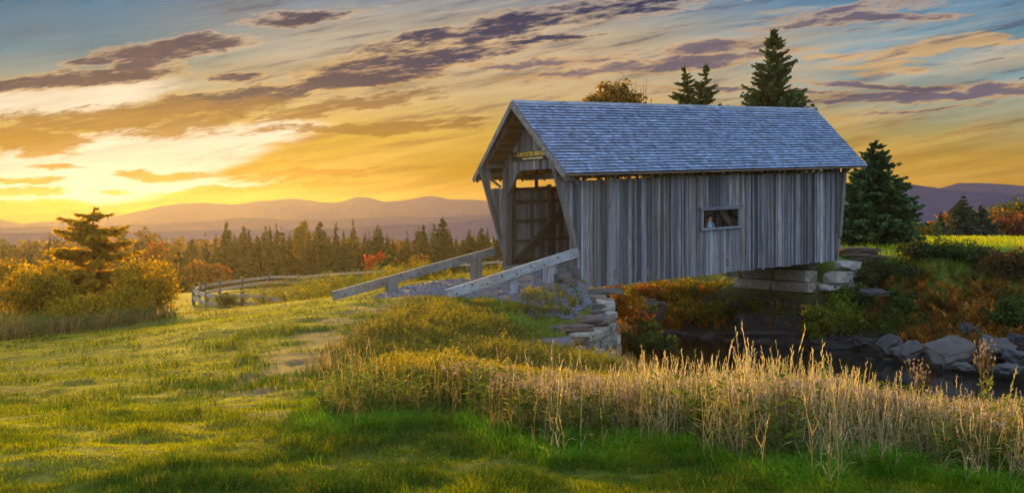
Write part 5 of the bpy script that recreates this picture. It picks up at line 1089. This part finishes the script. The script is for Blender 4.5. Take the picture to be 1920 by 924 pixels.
# asters gone to seed and goldenrod behind them
n = 2600; x = r.uniform(-1.6, 9, n); y = yfront(x) + .25 + r.uniform(0, 1, n) ** 1.2 * 4.6; px = pxof(x, y)
dens = np.interp(px, [600, 800, 1000, 1200, 1500, 1700, 1900], [.01, .03, .2, .5, .45, .5, .35]) * 1.6 * sst(fbm(x * 1.5 + 5, y * 1.5, 92), .35, .6); keep = (r.uniform(0, 1, n) < dens) & (px < 2250); x, y, px = x[keep], y[keep], px[keep]; n = len(x); z = height(x, y)
hh = np.clip(-z - (toplimit(px) - YH) / F * y, .1, .9) * r.uniform(.8, 1.08, n)
mb = MB(); scatter(mb, [aster(s_) for s_ in range(6)], x, y, z, hh, hh * r.uniform(.8, 1.3, n), r, r.uniform(.8, 1.2, (n, 1)) * np.ones((1, 3))); stuff(mb, 'seeding_wildflowers', M_STRAW)
GRP = [goldenrod(s_) for s_ in range(6)]; GRS = [goldenrod(20 + s_, nst=2, nleaf=8, nfl=20) for s_ in range(4)]; WD = [weed(40 + s_) for s_ in range(5)]
# weeds filling the bank
n = 5200; x = r.uniform(-2.2, 11, n); y = yfront(x) + .15 + r.uniform(0, 1, n) ** 1.1 * 10; px = pxof(x, y); keep = (px < 2250) & (x > xleft(y)) & ~inwater(x, y); x, y, px = x[keep], y[keep], px[keep]; n = len(x); z = height(x, y)
hh = np.clip(-z - (toplimit(px) - YH) / F * y, .12, .8) * r.uniform(.4, 1.02, n) * (.65 + .6 * fbm(x * 1.1, y * 1.1, 96)); hh = np.minimum(hh, .62)
mb = MB(); scatter(mb, WD, x, y, z, hh, hh * r.uniform(.8, 1.2, n), r, r.uniform(.7, 1.3, (n, 1)) * np.array([[1.0, 1.05, .9]])); stuff(mb, 'bank_weeds', M_LEAF)
n = 2300; x = r.uniform(-2.8, 3.4, n); y = r.uniform(10.6, 19, n); px = pxof(x, y); keep = (x > xleft(y) + .1) & (y > yfront(x) + .6) & (px < 1240); x, y, px = x[keep], y[keep], px[keep]; n = len(x); z = height(x, y)
hh = np.clip(-z - (toplimit(px) - YH) / F * y, .2, .9) * r.uniform(.6, 1.1, n) * (.35 + .65 * sst(x - xleft(y), 0, 1.1)) * (.75 + .5 * fbm(x * 1.2, y * 1.2, 99))
mb = MB(); scatter(mb, GRP, x, y, z, hh, hh * r.uniform(.9, 1.4, n), r, r.uniform(.75, 1.25, (n, 1)) * np.array([[1, 1, 1]])); stuff(mb, 'goldenrod', M_LEAF)
# rough growth on the slope between the track and the stone wall
n = 3400; x = r.uniform(-3.2, 1.9, n); y = r.uniform(17, 30.5, n); dn, sn = pdist(x, y, NEAR)
keep = (x > xleft(y) - .2) & (dn > .55) & drop_gravel(x, y) & (sn < 0) & (x < np.interp(y, [17, 23.5, 25, 27, 28.5, 30], [3, 2.2, .6, 1.6, 1.6, 1.6])); x, y = x[keep], y[keep]; n = len(x); z = height(x, y)
gfac = fbm(x * .6, y * .6, 95); pick = r.uniform(0, 1, n) < sst(gfac, .4, .6) * .6; hh = r.uniform(.2, .5, n) * (.6 + .8 * gfac)
hh = hh * (1 - .62 * sst(y, 25.2, 27.2)) * (1 - .5 * sst(x, -.6, .5) * sst(y, 21, 23))
mb = MB(); scatter(mb, WD, x[~pick], y[~pick], z[~pick], hh[~pick], hh[~pick] * 1.1, r, r.uniform(.5, 1.25, ((~pick).sum(), 1)) * np.array([[1.1, 1.0, .85]])); scatter(mb, GRS, x[pick], y[pick], z[pick], hh[pick] * 1.15, hh[pick] * 1.2, r); stuff(mb, 'slope_weeds', M_LEAF)
n = 16000; x = r.uniform(-3.6, 2.6, n); y = r.uniform(16, 31, n); dn, sn = pdist(x, y, NEAR); keep = (x > xleft(y) - .6) & drop_gravel(x, y) & (sn < 0) & (dn > .3) & (x < np.interp(y, [16, 23.5, 25, 27, 28.5, 30], [3, 2.2, .9, 1.8, 1.7, 1.0])); x, y = x[keep], y[keep]; n = len(x); z = height(x, y)
tint = np.array([(.20, .15, .03), (.13, .12, .02), (.08, .09, .018), (.26, .18, .06)])[r.integers(4, size=n)] * r.uniform(.7, 1.3, (n, 1))
mb = MB(); blades(mb, x, y, z, r.uniform(.15, .5, n) * (1 - .66 * sst(y, 25.2, 27.2)) * (1 - .5 * sst(x, -.6, .5) * sst(y, 21, 23)), r.uniform(.010, .02, n), r.uniform(.1, .8, n), r, tint); stuff(mb, 'slope_grass', M_STRAW)
# loose stones and a few weeds on the gravel
n = 5200; x = r.uniform(-5, 2.4, n); y = r.uniform(27.6, 37, n); dn, sn = pdist(x, y, NEAR); keep = on_gravel(x, y) & (dn > .35); x, y = x[keep], y[keep]; n = len(x); z = height(x, y) + .02
mb = MB(); PB = [rock_arrays((1, .8, .6), 700 + i, (1, 1, 1), .4, .2, 2) for i in range(4)]; PB = [(p_[0], p_[1], np.zeros((0, 3), int), p_[3]) for p_ in PB]; sz_ = r.power(.6, n) * .07 + .02
scatter(mb, PB, x, y, z, sz_, sz_, r, np.array([(.10, .10, .11), (.16, .155, .15), (.07, .065, .065), (.13, .10, .075)])[r.integers(4, size=n)]); stuff(mb, 'loose_gravel', plain('loose_stone', (.1, .1, .1, 1), .9, .2, True))
x, y = r.uniform(-.2, 2.1, 420), r.uniform(27.4, 31.5, 420); dn, sn = pdist(x, y, NEAR); keep = (dn > .7) & (sst(fbm(x * 1.3, y * 1.3, 141), .45, .6) > r.uniform(0, 1, 420)); x, y = x[keep], y[keep]; n = len(x); hh = r.uniform(.12, .34, n)
mb = MB(); scatter(mb, WD + GRS[:2], x, y, height(x, y), hh, hh * 1.1, r, r.uniform(.7, 1.3, (n, 1)) * np.array([[1.1, 1, .8]])); stuff(mb, 'gravel_weeds', M_LEAF)
# goldenrod meadow inside the rail fence and along the ramp
n = 3000; y = r.uniform(39, 76, n); px = r.uniform(385, 1000, n); x = (px - 960) / F * y
lim = np.interp(px, [385, 450, 530, 600, 640, 720, 900, 1000], [60, 56, 52, 47, 43, 40.5, 39.5, 39]); keep = (y > lim) & drop_gravel(x, y); x, y, px = x[keep], y[keep], px[keep]; n = len(x); z = height(x, y)
gfac = fbm(x * .25, y * .25, 97); hh = (.45 + .9 * sst(gfac, .35, .7)) * r.uniform(.7, 1.2, n) * np.interp(px, [385, 500, 700, 900], [.5, .65, .9, .9]) * (1 - .45 * sst(y - np.interp(px, [400, 453, 505, 558, 617, 724, 935], [66, 72.5, 75, 77.5, 79, 80.5, 82.5]), -14, -2))
mb = MB(); scatter(mb, GRS + WD[:2], x, y, z, hh, hh * r.uniform(1.2, 2.0, n), r, r.uniform(.8, 1.3, (n, 1)) * np.array([[1.15, 1.1, .8]])); stuff(mb, 'goldenrod_meadow', M_LEAF)
# dry tangle below the shrubs at the left
n = 5000; y = r.uniform(27, 38, n); px = r.uniform(-60, 330, n); x = (px - 960) / F * y; lo = np.interp(px, [-60, 60, 150, 280, 330], [28, 30.5, 32.5, 35.5, 37]); keep = (y > lo); x, y = x[keep], y[keep]; n = len(x); z = height(x, y)
tint = np.array([(.22, .14, .04), (.16, .11, .03), (.10, .08, .02), (.28, .17, .05)])[r.integers(4, size=n)] * r.uniform(.7, 1.3, (n, 1))
mb = MB(); blades(mb, x, y, z, r.uniform(.25, .75, n), r.uniform(.015, .03, n), r.uniform(.1, .8, n), r, tint); k = slice(0, 260); scatter(mb, GRS + WD, x[k], y[k], z[k], r.uniform(.4, .8, 260), r.uniform(.5, .9, 260), r); stuff(mb, 'dry_tangle', M_STRAW)
# ferns and weeds on the far bank
n = 2900; x = r.uniform(12.6, 27, n); y = r.uniform(31, 43, n); df, sf = pdist(x, y, FAR); px = pxof(x, y)
dx, dy = x - AX, y - AY; a = dx * UX + dy * UY; b = -dx * UY + dy * UX
keep = (sf > 0) & (df > .7) & ~((a < 14.4) & (b > -1.2)) & (px > 1585) & (px < 2100); x, y, df = x[keep], y[keep], df[keep]; n = len(x); z = height(x, y)
up_ = sst(z, -3.0, -2.3); f_ = r.uniform(0, 1, n) < (1 - up_) * .85 * sst(fbm(x * .45, y * .45, 98), .25, .45)
FN = [fern(60 + s_) for s_ in range(8)]; hh = r.uniform(.4, .95, n)
mb = MB(); scatter(mb, FN, x[f_], y[f_], z[f_], hh[f_], hh[f_] * 1.1, r, r.choice([.35, .7, 1.0, 1.5], size=(f_.sum(), 1)) * np.ones((1, 3))); stuff(mb, 'rusty_ferns', M_LEAF)
g_ = ~f_; mb = MB(); hh = hh * (1 - .62 * up_); scatter(mb, WD, x[g_], y[g_], z[g_], hh[g_] * .9, hh[g_], r, r.uniform(.6, 1.2, (g_.sum(), 1)) * np.array([[.9, 1, .9]])); stuff(mb, 'far_bank_weeds', M_LEAF)
# undergrowth on the shaded bank beyond the bridge and reeds at the near water edge
n = 1500; x = r.uniform(2, 12.5, n); y = r.uniform(39, 52, n); df, sf = pdist(x, y, FAR); dx, dy = x - AX, y - AY; a = dx * UX + dy * UY
keep = (sf > 0) & (df > .5) & (a < 11.6); x, y = x[keep], y[keep]; n = len(x); z = height(x, y); hh = r.uniform(.3, .8, n)
mb = MB(); scatter(mb, WD + FN[:3], x, y, z, hh, hh, r, r.uniform(.6, 1.3, (n, 1)) * np.array([[1.2, .95, .8]])); stuff(mb, 'bank_undergrowth', M_LEAF)
n = 2600; s_ = r.uniform(0, 1, n); x = 3.0 + 13 * s_; y = np.interp(x, [2.8, 4, 8, 12, 20], [24.3, 24.3, 24.2, 23.6, 20]) + r.normal(-.5, 1.0, n); z = height(x, y); keep = z > -5.3; x, y, z = x[keep], y[keep], z[keep]; n = len(x)
tint = np.array([(.16, .09, .02), (.10, .07, .02), (.07, .07, .02)])[r.integers(3, size=n)] * r.uniform(.6, 1.3, (n, 1))
mb = MB(); blades(mb, x, y, z, r.uniform(.4, 1.0, n), r.uniform(.012, .02, n), r.uniform(.1, .6, n), r, tint); stuff(mb, 'creek_reeds', M_STRAW)
# ------------------------------------------------------------------ single shrubs along the creek
C_OR = [(.34, .12, .012), (.24, .10, .012), (.16, .10, .014)]; C_RE = [(.34, .06, .014), (.26, .08, .014), (.18, .09, .016)]; C_OLV = [(.15, .13, .014), (.10, .10, .014), (.20, .13, .014)]; C_GD = [(.26, .16, .014), (.20, .12, .014), (.12, .09, .014)]
C_GN = [(.055, .085, .016), (.08, .10, .016), (.035, .06, .013)]; C_LM = [(.13, .15, .015), (.09, .12, .015), (.18, .15, .015)]; C_DK = [(.03, .05, .014), (.05, .06, .015), (.07, .06, .02)]; C_MR = [(.10, .018, .022), (.20, .03, .016), (.05, .05, .016)]; C_MX = C_GN + [(.30, .14, .012), (.24, .05, .014)]
for px, top, bot, Y, R, co, lb in [(1204, 572, 690, 31.2, .52, C_MX, 'tall dark green bush with red leaves beside the near stone wall'), (1226, 598, 692, 30.6, .6, C_GN, 'green leafy bush at the water right of the stone wall'), (1246, 640, 696, 30.0, .42, C_MR, 'low maroon-leaved shrub at the water edge'), (1218, 655, 700, 29.0, .45, C_OR, 'low yellow-orange shrub at the foot of the green creek bush'),
     (1160, 528, 600, 45.0, .9, C_OR, 'orange bush under the bridge nearest the stone wall'), (1198, 526, 585, 47.0, .9, C_LM, 'lime-green bush between two orange ones under the bridge'), (1222, 524, 580, 46.5, .85, C_RE, 'bright red-orange bush under the bridge'), (1262, 526, 600, 45.5, 1.0, C_GD, 'golden bush right of the red-orange one under the bridge'), (1300, 524, 600, 46.0, 1.1, C_OLV, 'olive bush under the middle of the bridge'),
     (1300, 575, 636, 43.2, .9, C_GD, 'low golden bush above the angular waterline rock'), (1345, 535, 615, 45.0, 1.1, C_OLV, 'tall olive-brown bush left of the green one under the bridge'), (1340, 572, 645, 42.6, .9, C_OLV, 'drooping olive bush over the split rocks'), (1386, 560, 640, 42.0, .75, C_GN, 'fresh green bush under the right part of the bridge'), (1408, 516, 580, 43.6, .9, C_LM, 'lime bush touching the left granite blocks'),
     (1252, 590, 640, 43.0, .7, C_OR, 'small orange-brown bush behind the rounded pale boulder'), (1420, 590, 622, 41.4, .5, C_GN, 'small dark green tuft on the rock face'),
     (1562, 545, 655, 38.4, .95, C_LM, 'yellow-green maple shrub leaning over the water right of the granite'), (1530, 600, 655, 38.6, .5, C_LM, 'small yellow shrub at the left foot of the maple shrub'), (1600, 530, 600, 39.6, .8, C_GN, 'green shrub just behind the maple shrub'), (1612, 505, 560, 41.0, .9, C_DK, 'dark low shrub beside the granite block corner'), (1660, 498, 545, 41.4, 1.1, C_DK, 'dark spreading shrub below the far slab stack'),
     (1722, 498, 530, 41.8, .9, C_DK, 'dark low shrub on the bank edge left of centre field'), (1790, 500, 535, 41.0, 1.0, C_GN, 'low green shrub on the bank edge below the field'), (1850, 498, 540, 40.0, 1.0, C_DK, 'dark shrub on the bank edge left of the russet one'), (1906, 470, 545, 38.0, 1.1, [(.13, .06, .018), (.10, .05, .02), (.08, .06, .018)], 'russet shrub on the bank at the right edge of the photo'), (1690, 545, 590, 38.6, .7, C_GN, 'green weed clump among the rusty ferns'), (1905, 560, 640, 34.5, .8, C_GN, 'green shrub behind the right-edge boulder')]:
    x = (px - 960) / F * Y; z = hz(x, Y); zt = (YH - top) / F * Y
    zb = min(z, zt - .5)
    zb = zb if zt - zb < 1.9 else zt - 1.9
    Hh = zt - zb
    tree('shrub', broadleaf(Hh, R * 1.05, int(px + top), co, 46, 72, .105, .0, .012, 16, .42, 1.0, .4, 4), lb, 'shrub', (x, Y, z if z > zb - .05 else zb), 'shrubs along the creek', m=M_LEAF, stem='stems', leaf='foliage')
# ------------------------------------------------------------------ rail fence round the goldenrod
M_FENCE = wood('fence_wood', (3, 18, 18), .4)
def fpt(px, Y, b): p = P(px, b, Y); return p
FP = [(530.5, 556, 571, 56.0), (494, 548, 571, 57), (454.6, 546, 571, 57.5), (388, 546.5, 570, 58.5), (363, 537, 572, 60.5), (374, 531, 563, 64), (385, 529, 558, 66.5), (411.7, 524.6, 551, 69.5), (453, 519, 543, 72.5), (504.7, 512.6, 539, 75), (558, 513, 536, 77.5), (617, 508, 531, 79), (672.6, 504.6, 527, 80), (724, 502, 524, 80.5), (770, 497, 519, 81), (816, 493, 515, 81.5), (876, 490, 510, 82), (935.7, 485, 506, 82.5), (985, 482, 503, 83)]
fo = thing('rail_fence', 'long curving low split-rail fence of grey timber around the goldenrod', 'fence', tuple(P(388, 571, 58.5)))
F0 = np.array(fo.location); rf = np.random.default_rng(4); tops = []
for px, tp, bt, Y in FP:
    p = P(px, bt, Y); g = hz(p[0], p[1]); top = P(px, tp, Y)[2]; tops.append((p[0], p[1], top))
    mb = MB(); mb.box(np.array([0, 0, (top + g - .4) / 2]) + np.array([p[0], p[1], 0]) - F0, (.17, .15, top - g + .4), np.array([.12, .09, .06]) * rf.uniform(.8, 1.2), np.array([[1, 0, rf.uniform(-.04, .04)], [0, 1, 0], [0, 0, 1]])); mb.build('post', M_POST, fo)
for i in range(len(tops) - 1):
    a, b = np.array(tops[i]), np.array(tops[i + 1])
    for dz in (.26, .68):
        if i > 10 and dz > .5: continue
        d = np.array([0, -.06, 0]); mb = MB(); mb.beam(a + d - np.array([0, 0, dz + rf.uniform(-.04, .04)]) - F0, b + d - np.array([0, 0, dz + rf.uniform(-.04, .04)]) - F0, .05, .2, np.array([.36, .28, .18]) * rf.uniform(.8, 1.15)); mb.build('rail', M_FENCE, fo)
# ------------------------------------------------------------------ the person at the window
def person():
    o = thing('person', 'person in a pale blue vest looking out of the bridge window', 'person')
    V = []; E = []; Rr = []
    def jt(p, r_, par=None):
        V.append(p); Rr.append(r_)
        if par is not None: E.append((par, len(V) - 1))
        return len(V) - 1
    pel = jt((0, 0, .88), .15); wai = jt((0, 0, 1.02), .135, pel); chs = jt((0, -.01, 1.20), .155, wai); shl = jt((0, -.01, 1.31), .12, chs); nk = jt((0, -.02, 1.385), .052, shl); jaw = jt((0, -.035, 1.45), .066, nk); hd = jt((0, -.03, 1.53), .082, jaw); jt((0, -.02, 1.562), .062, hd)
    for s in (-1, 1):
        sh = jt((s * .17, -.01, 1.30), .062, shl); el = jt((s * .24, -.06, 1.08), .046, sh); wr = jt((s * .13, -.30, 1.10), .032, el); jt((s * .08, -.37, 1.10), .026, wr)
        hp = jt((s * .09, 0, .82), .095, pel); kn = jt((s * .10, -.02, .47), .062, hp); an = jt((s * .10, .02, .09), .042, kn); jt((s * .11, -.13, .04), .038, an)
    me = bpy.data.meshes.new('body'); me.from_pydata(V, E, []); b = bpy.data.objects.new('body', me); COL.objects.link(b)
    md = b.modifiers.new('skin', 'SKIN'); sv = me.skin_vertices[0].data
    for i, r_ in enumerate(Rr): sv[i].radius = (r_, r_ * (.82 if i < 4 else 1)); sv[i].use_root = (i == 0)
    b.modifiers.new('sub', 'SUBSURF').render_levels = 2; b.modifiers['sub'].levels = 2
    bpy.context.view_layer.update()
    me2 = bpy.data.meshes.new_from_object(b.evaluated_get(bpy.context.evaluated_depsgraph_get())); bpy.data.objects.remove(b)
    me2.name = 'body'
    body = bpy.data.objects.new('body', me2); COL.objects.link(body); body.parent = o
    skin = plain('skin', (.42, .20, .12, 1), .55); shirt = plain('plum_shirt', (.16, .06, .09, 1), .9); jean = plain('dark_trousers', (.03, .035, .06, 1), .9)
    me2.materials.clear()
    for m_ in (skin, shirt, jean): me2.materials.append(m_)
    for p in me2.polygons:
        c = p.center; p.use_smooth = True
        p.material_index = 0 if (c.z > 1.375 or c.y < -.29) else (1 if c.z > .93 else 2)
    # vest: an open shell over the torso
    vb = MB(); n = 20; rows = [(.93, .185, .15), (1.05, .175, .142), (1.18, .195, .165), (1.28, .205, .15), (1.345, .15, .10), (1.375, .085, .075)]; pts = []
    for z, rx, ry in rows:
        for k in range(n + 1):
            th = -pi / 2 + .16 + (2 * pi - .32) * k / n; pts.append((cos(th) * rx, sin(th) * ry - .01, z))
    pts = np.array(pts); i2 = np.arange(len(pts)).reshape(len(rows), n + 1); q = np.stack([i2[:-1, :-1], i2[:-1, 1:], i2[1:, 1:], i2[1:, :-1]], -1).reshape(-1, 4)
    vb.add(pts, q, None, (.2, .3, .34)); vb.build('vest', plain('vest_cloth', (.2, .3, .34, 1), .85), o, True)
    hb = MB(); pts = []; rows = 7; n = 16
    for i in range(rows):
        ph = (i / (rows - 1)) * 1.75
        for k in range(n):
            th = 2 * pi * k / n; face = max(0, -sin(th)); lim = min(ph, .78 + .9 * (1 - face) ** 1.2 + .12)
            pts.append((sin(lim) * cos(th) * .096, sin(lim) * sin(th) * .104 - .022, 1.535 + cos(lim) * .105))
    i2 = np.arange(rows * n).reshape(rows, n); q = np.stack([i2[:-1], np.roll(i2[:-1], -1, 1), np.roll(i2[1:], -1, 1), i2[1:]], -1).reshape(-1, 4)
    hb.add(np.array(pts), q, None, (.03, .015, .01)); hb.build('hair', plain('dark_hair', (.03, .016, .01, 1), .6), o, True)
    dk = plain('eye_dark', (.02, .015, .012, 1), .3); lp = plain('lips', (.35, .10, .08, 1), .5)
    for s in (-1, 1):
        e = rock_arrays((.022, .014, .013), 3, (.02, .02, .02), 1.0, 0, 4); mb = MB(); mb.add(e[0], e[1]); mb.build('eye', dk, o, True, (s * .03, -.107, 1.532))
        e = rock_arrays((.02, .035, .055), 4, (.4, .2, .1), .9, 0, 4); mb = MB(); mb.add(e[0], e[1]); mb.build('ear', skin, o, True, (s * .083, -.025, 1.515))
    e = rock_arrays((.024, .04, .05), 5, (.4, .2, .1), .8, 0, 4); mb = MB(); mb.add(e[0], e[1]); mb.build('nose', skin, o, True, (0, -.115, 1.505))
    e = rock_arrays((.045, .016, .014), 6, (.4, .2, .1), 1, 0, 4); mb = MB(); mb.add(e[0], e[1]); mb.build('mouth', lp, o, True, (0, -.104, 1.462))
    # hands resting on the sill: palm, four bent fingers and a thumb
    for s in (-1, 1):
        hb = MB(); e = rock_arrays((.075, .085, .028), 7, (.4, .2, .12), .6, 0, 4); hb.add(e[0], e[1])
        for k in range(4):
            x = -.027 + k * .018; ln = (.062, .072, .068, .052)[k]; hb.tube(np.array([[x, -.03, .004], [x, -.04 - ln * .5, .008], [x, -.04 - ln, -.010]]), [.009, .0085, .006], k=6)
        hb.tube(np.array([[-s * .032, .01, 0], [-s * .058, -.02, .002], [-s * .066, -.05, -.004]]), [.011, .0095, .007], k=6)
        h = hb.build('hand', skin, o, True, (s * .07, -.40, 1.085)); h.rotation_euler = (0, 0, s * .25)
    return o
pe = person(); a_, b_ = 6.56, .40; x, y = AB(a_, b_); pe.location = (x, y, AZ + SL * a_ + .607 - .06); pe.rotation_euler = (0, 0, YAW + .12); pe.scale = (1, 1, .98)
# ------------------------------------------------------------------ small bird high at the right
bd = thing('bird', 'tiny dark bird in flight at the right edge of the sky', 'bird', tuple(P(1916.5, 147, 62)))
bd.scale = (.55, .55, .55); e = rock_arrays((.34, .13, .13), 9, (.02, .02, .02), 1.0, 0, 6); mb = MB(); v = e[0].copy(); v[:, 1:] *= (1 - .6 * np.abs(v[:, :1] / .17) ** 2); mb.add(v, e[1], None, (.02, .02, .02)); mb.add([(-.14, -.03, 0), (-.14, .03, 0), (-.30, .06, .01), (-.30, -.06, .01)], [(0, 1, 2, 3)], None, (.02, .02, .02)); M_BIRD = plain('dark_plumage', (.02, .02, .02, 1), .7); mb.build('body', M_BIRD, bd, True)
for s in (-1, 1):
    mb = MB(); mb.prism([(.08, 0, 0), (-.06, 0, 0), (-.12, s * .22, .05), (.06, s * .22, .07)], (0, 0, .012)); mb.prism([(.06, s * .22, .07), (-.12, s * .22, .05), (-.16, s * .42, -.10), (-.06, s * .44, -.10)], (0, 0, .010)); mb.build('wing', M_BIRD, bd)
# ------------------------------------------------------------------ single plants that stand out
def plantlike(name, label, cat, px, Y, arrs, h, w, m, group=None):
    x = (px - 960) / F * Y; o = thing(name, label, cat, (x, Y, hz(x, Y)), 0, group); mb = MB()
    for (a, dx, dy, k) in arrs: v = a[0] * np.array([w * k, w * k, h * k]) + np.array([dx, dy, 0]); mb.add(v, a[1] if len(a[1]) else None, a[2] if len(a[2]) else None, a[3])
    mb.build('leaves_and_stems', m, o); return o
plantlike('thistle', 'tall thistle gone to white fluff standing over the dry grass at the right', 'thistle', 1842, 8.6, [(aster(201), 0, 0, 1), (aster(202), .03, .02, .92), (weed(203, ((.12, .15, .02), (.17, .18, .025))), 0, 0, .72)], .82, .42, M_STRAW)
plantlike('thistle', 'thistle with pale fluff heads left of the tallest one', 'thistle', 1716, 9.0, [(aster(204), 0, 0, 1), (aster(205), .06, .05, .9), (weed(206), 0, 0, .6)], .62, .42, M_STRAW)
plantlike('milkweed', 'broad-leaved green plant standing up out of the dry grass', 'plant', 1562, 8.4, [(weed(207, ((.08, .15, .03), (.06, .12, .03))), 0, 0, 1)], .66, .25, M_LEAF)
plantlike('dock_plant', 'brown dried dock stalk at the left end of the tall weeds', 'plant', 590, 10.6, [(goldenrod(208, ((.20, .09, .03), (.15, .07, .03)), ((.16, .08, .03),), 1, 6, 60), 0, 0, 1)], .58, .5, M_STRAW)
plantlike('goldenrod_clump', 'large bushy goldenrod clump in front of the ramp posts', 'goldenrod', 1012, 28.4, [(GRP[i % 6], .55 * cos(i * 2.4) * (i / 16) ** .5, .4 * sin(i * 2.4) * (i / 16) ** .5, .6 + .3 * ((i * 7) % 5) / 5) for i in range(16)], .95, 1.1, M_LEAF, 'goldenrod clumps by the ramp')
plantlike('goldenrod_clump', 'small rust-tipped goldenrod clump by the first post of the near rail', 'goldenrod', 905, 27.6, [(GRP[i % 6], .3 * cos(i * 2.4) * (i / 8) ** .5, .3 * sin(i * 2.4) * (i / 8) ** .5, .8) for i in range(8)], .5, .8, M_LEAF, 'goldenrod clumps by the ramp')
plantlike('goldenrod_clump', 'goldenrod clump growing below the broad cap slab', 'goldenrod', 1030, 27.6, [(GRS[i % 4], .4 * cos(i * 2.4) * (i / 9) ** .5, .3 * sin(i * 2.4) * (i / 9) ** .5, .8) for i in range(9)], .55, .9, M_LEAF, 'goldenrod clumps by the ramp')
plantlike('vine_clump', 'dark leafy vine clump climbing the front of the rail fence', 'vine', 424, 57.2, [(weed(210 + i, ((.05, .06, .014), (.08, .08, .016))), .5 * cos(i * 2.4) * (i / 14) ** .5, .3 * sin(i * 2.4) * (i / 14) ** .5, .8) for i in range(14)], 1.1, 1.3, M_LEAF)
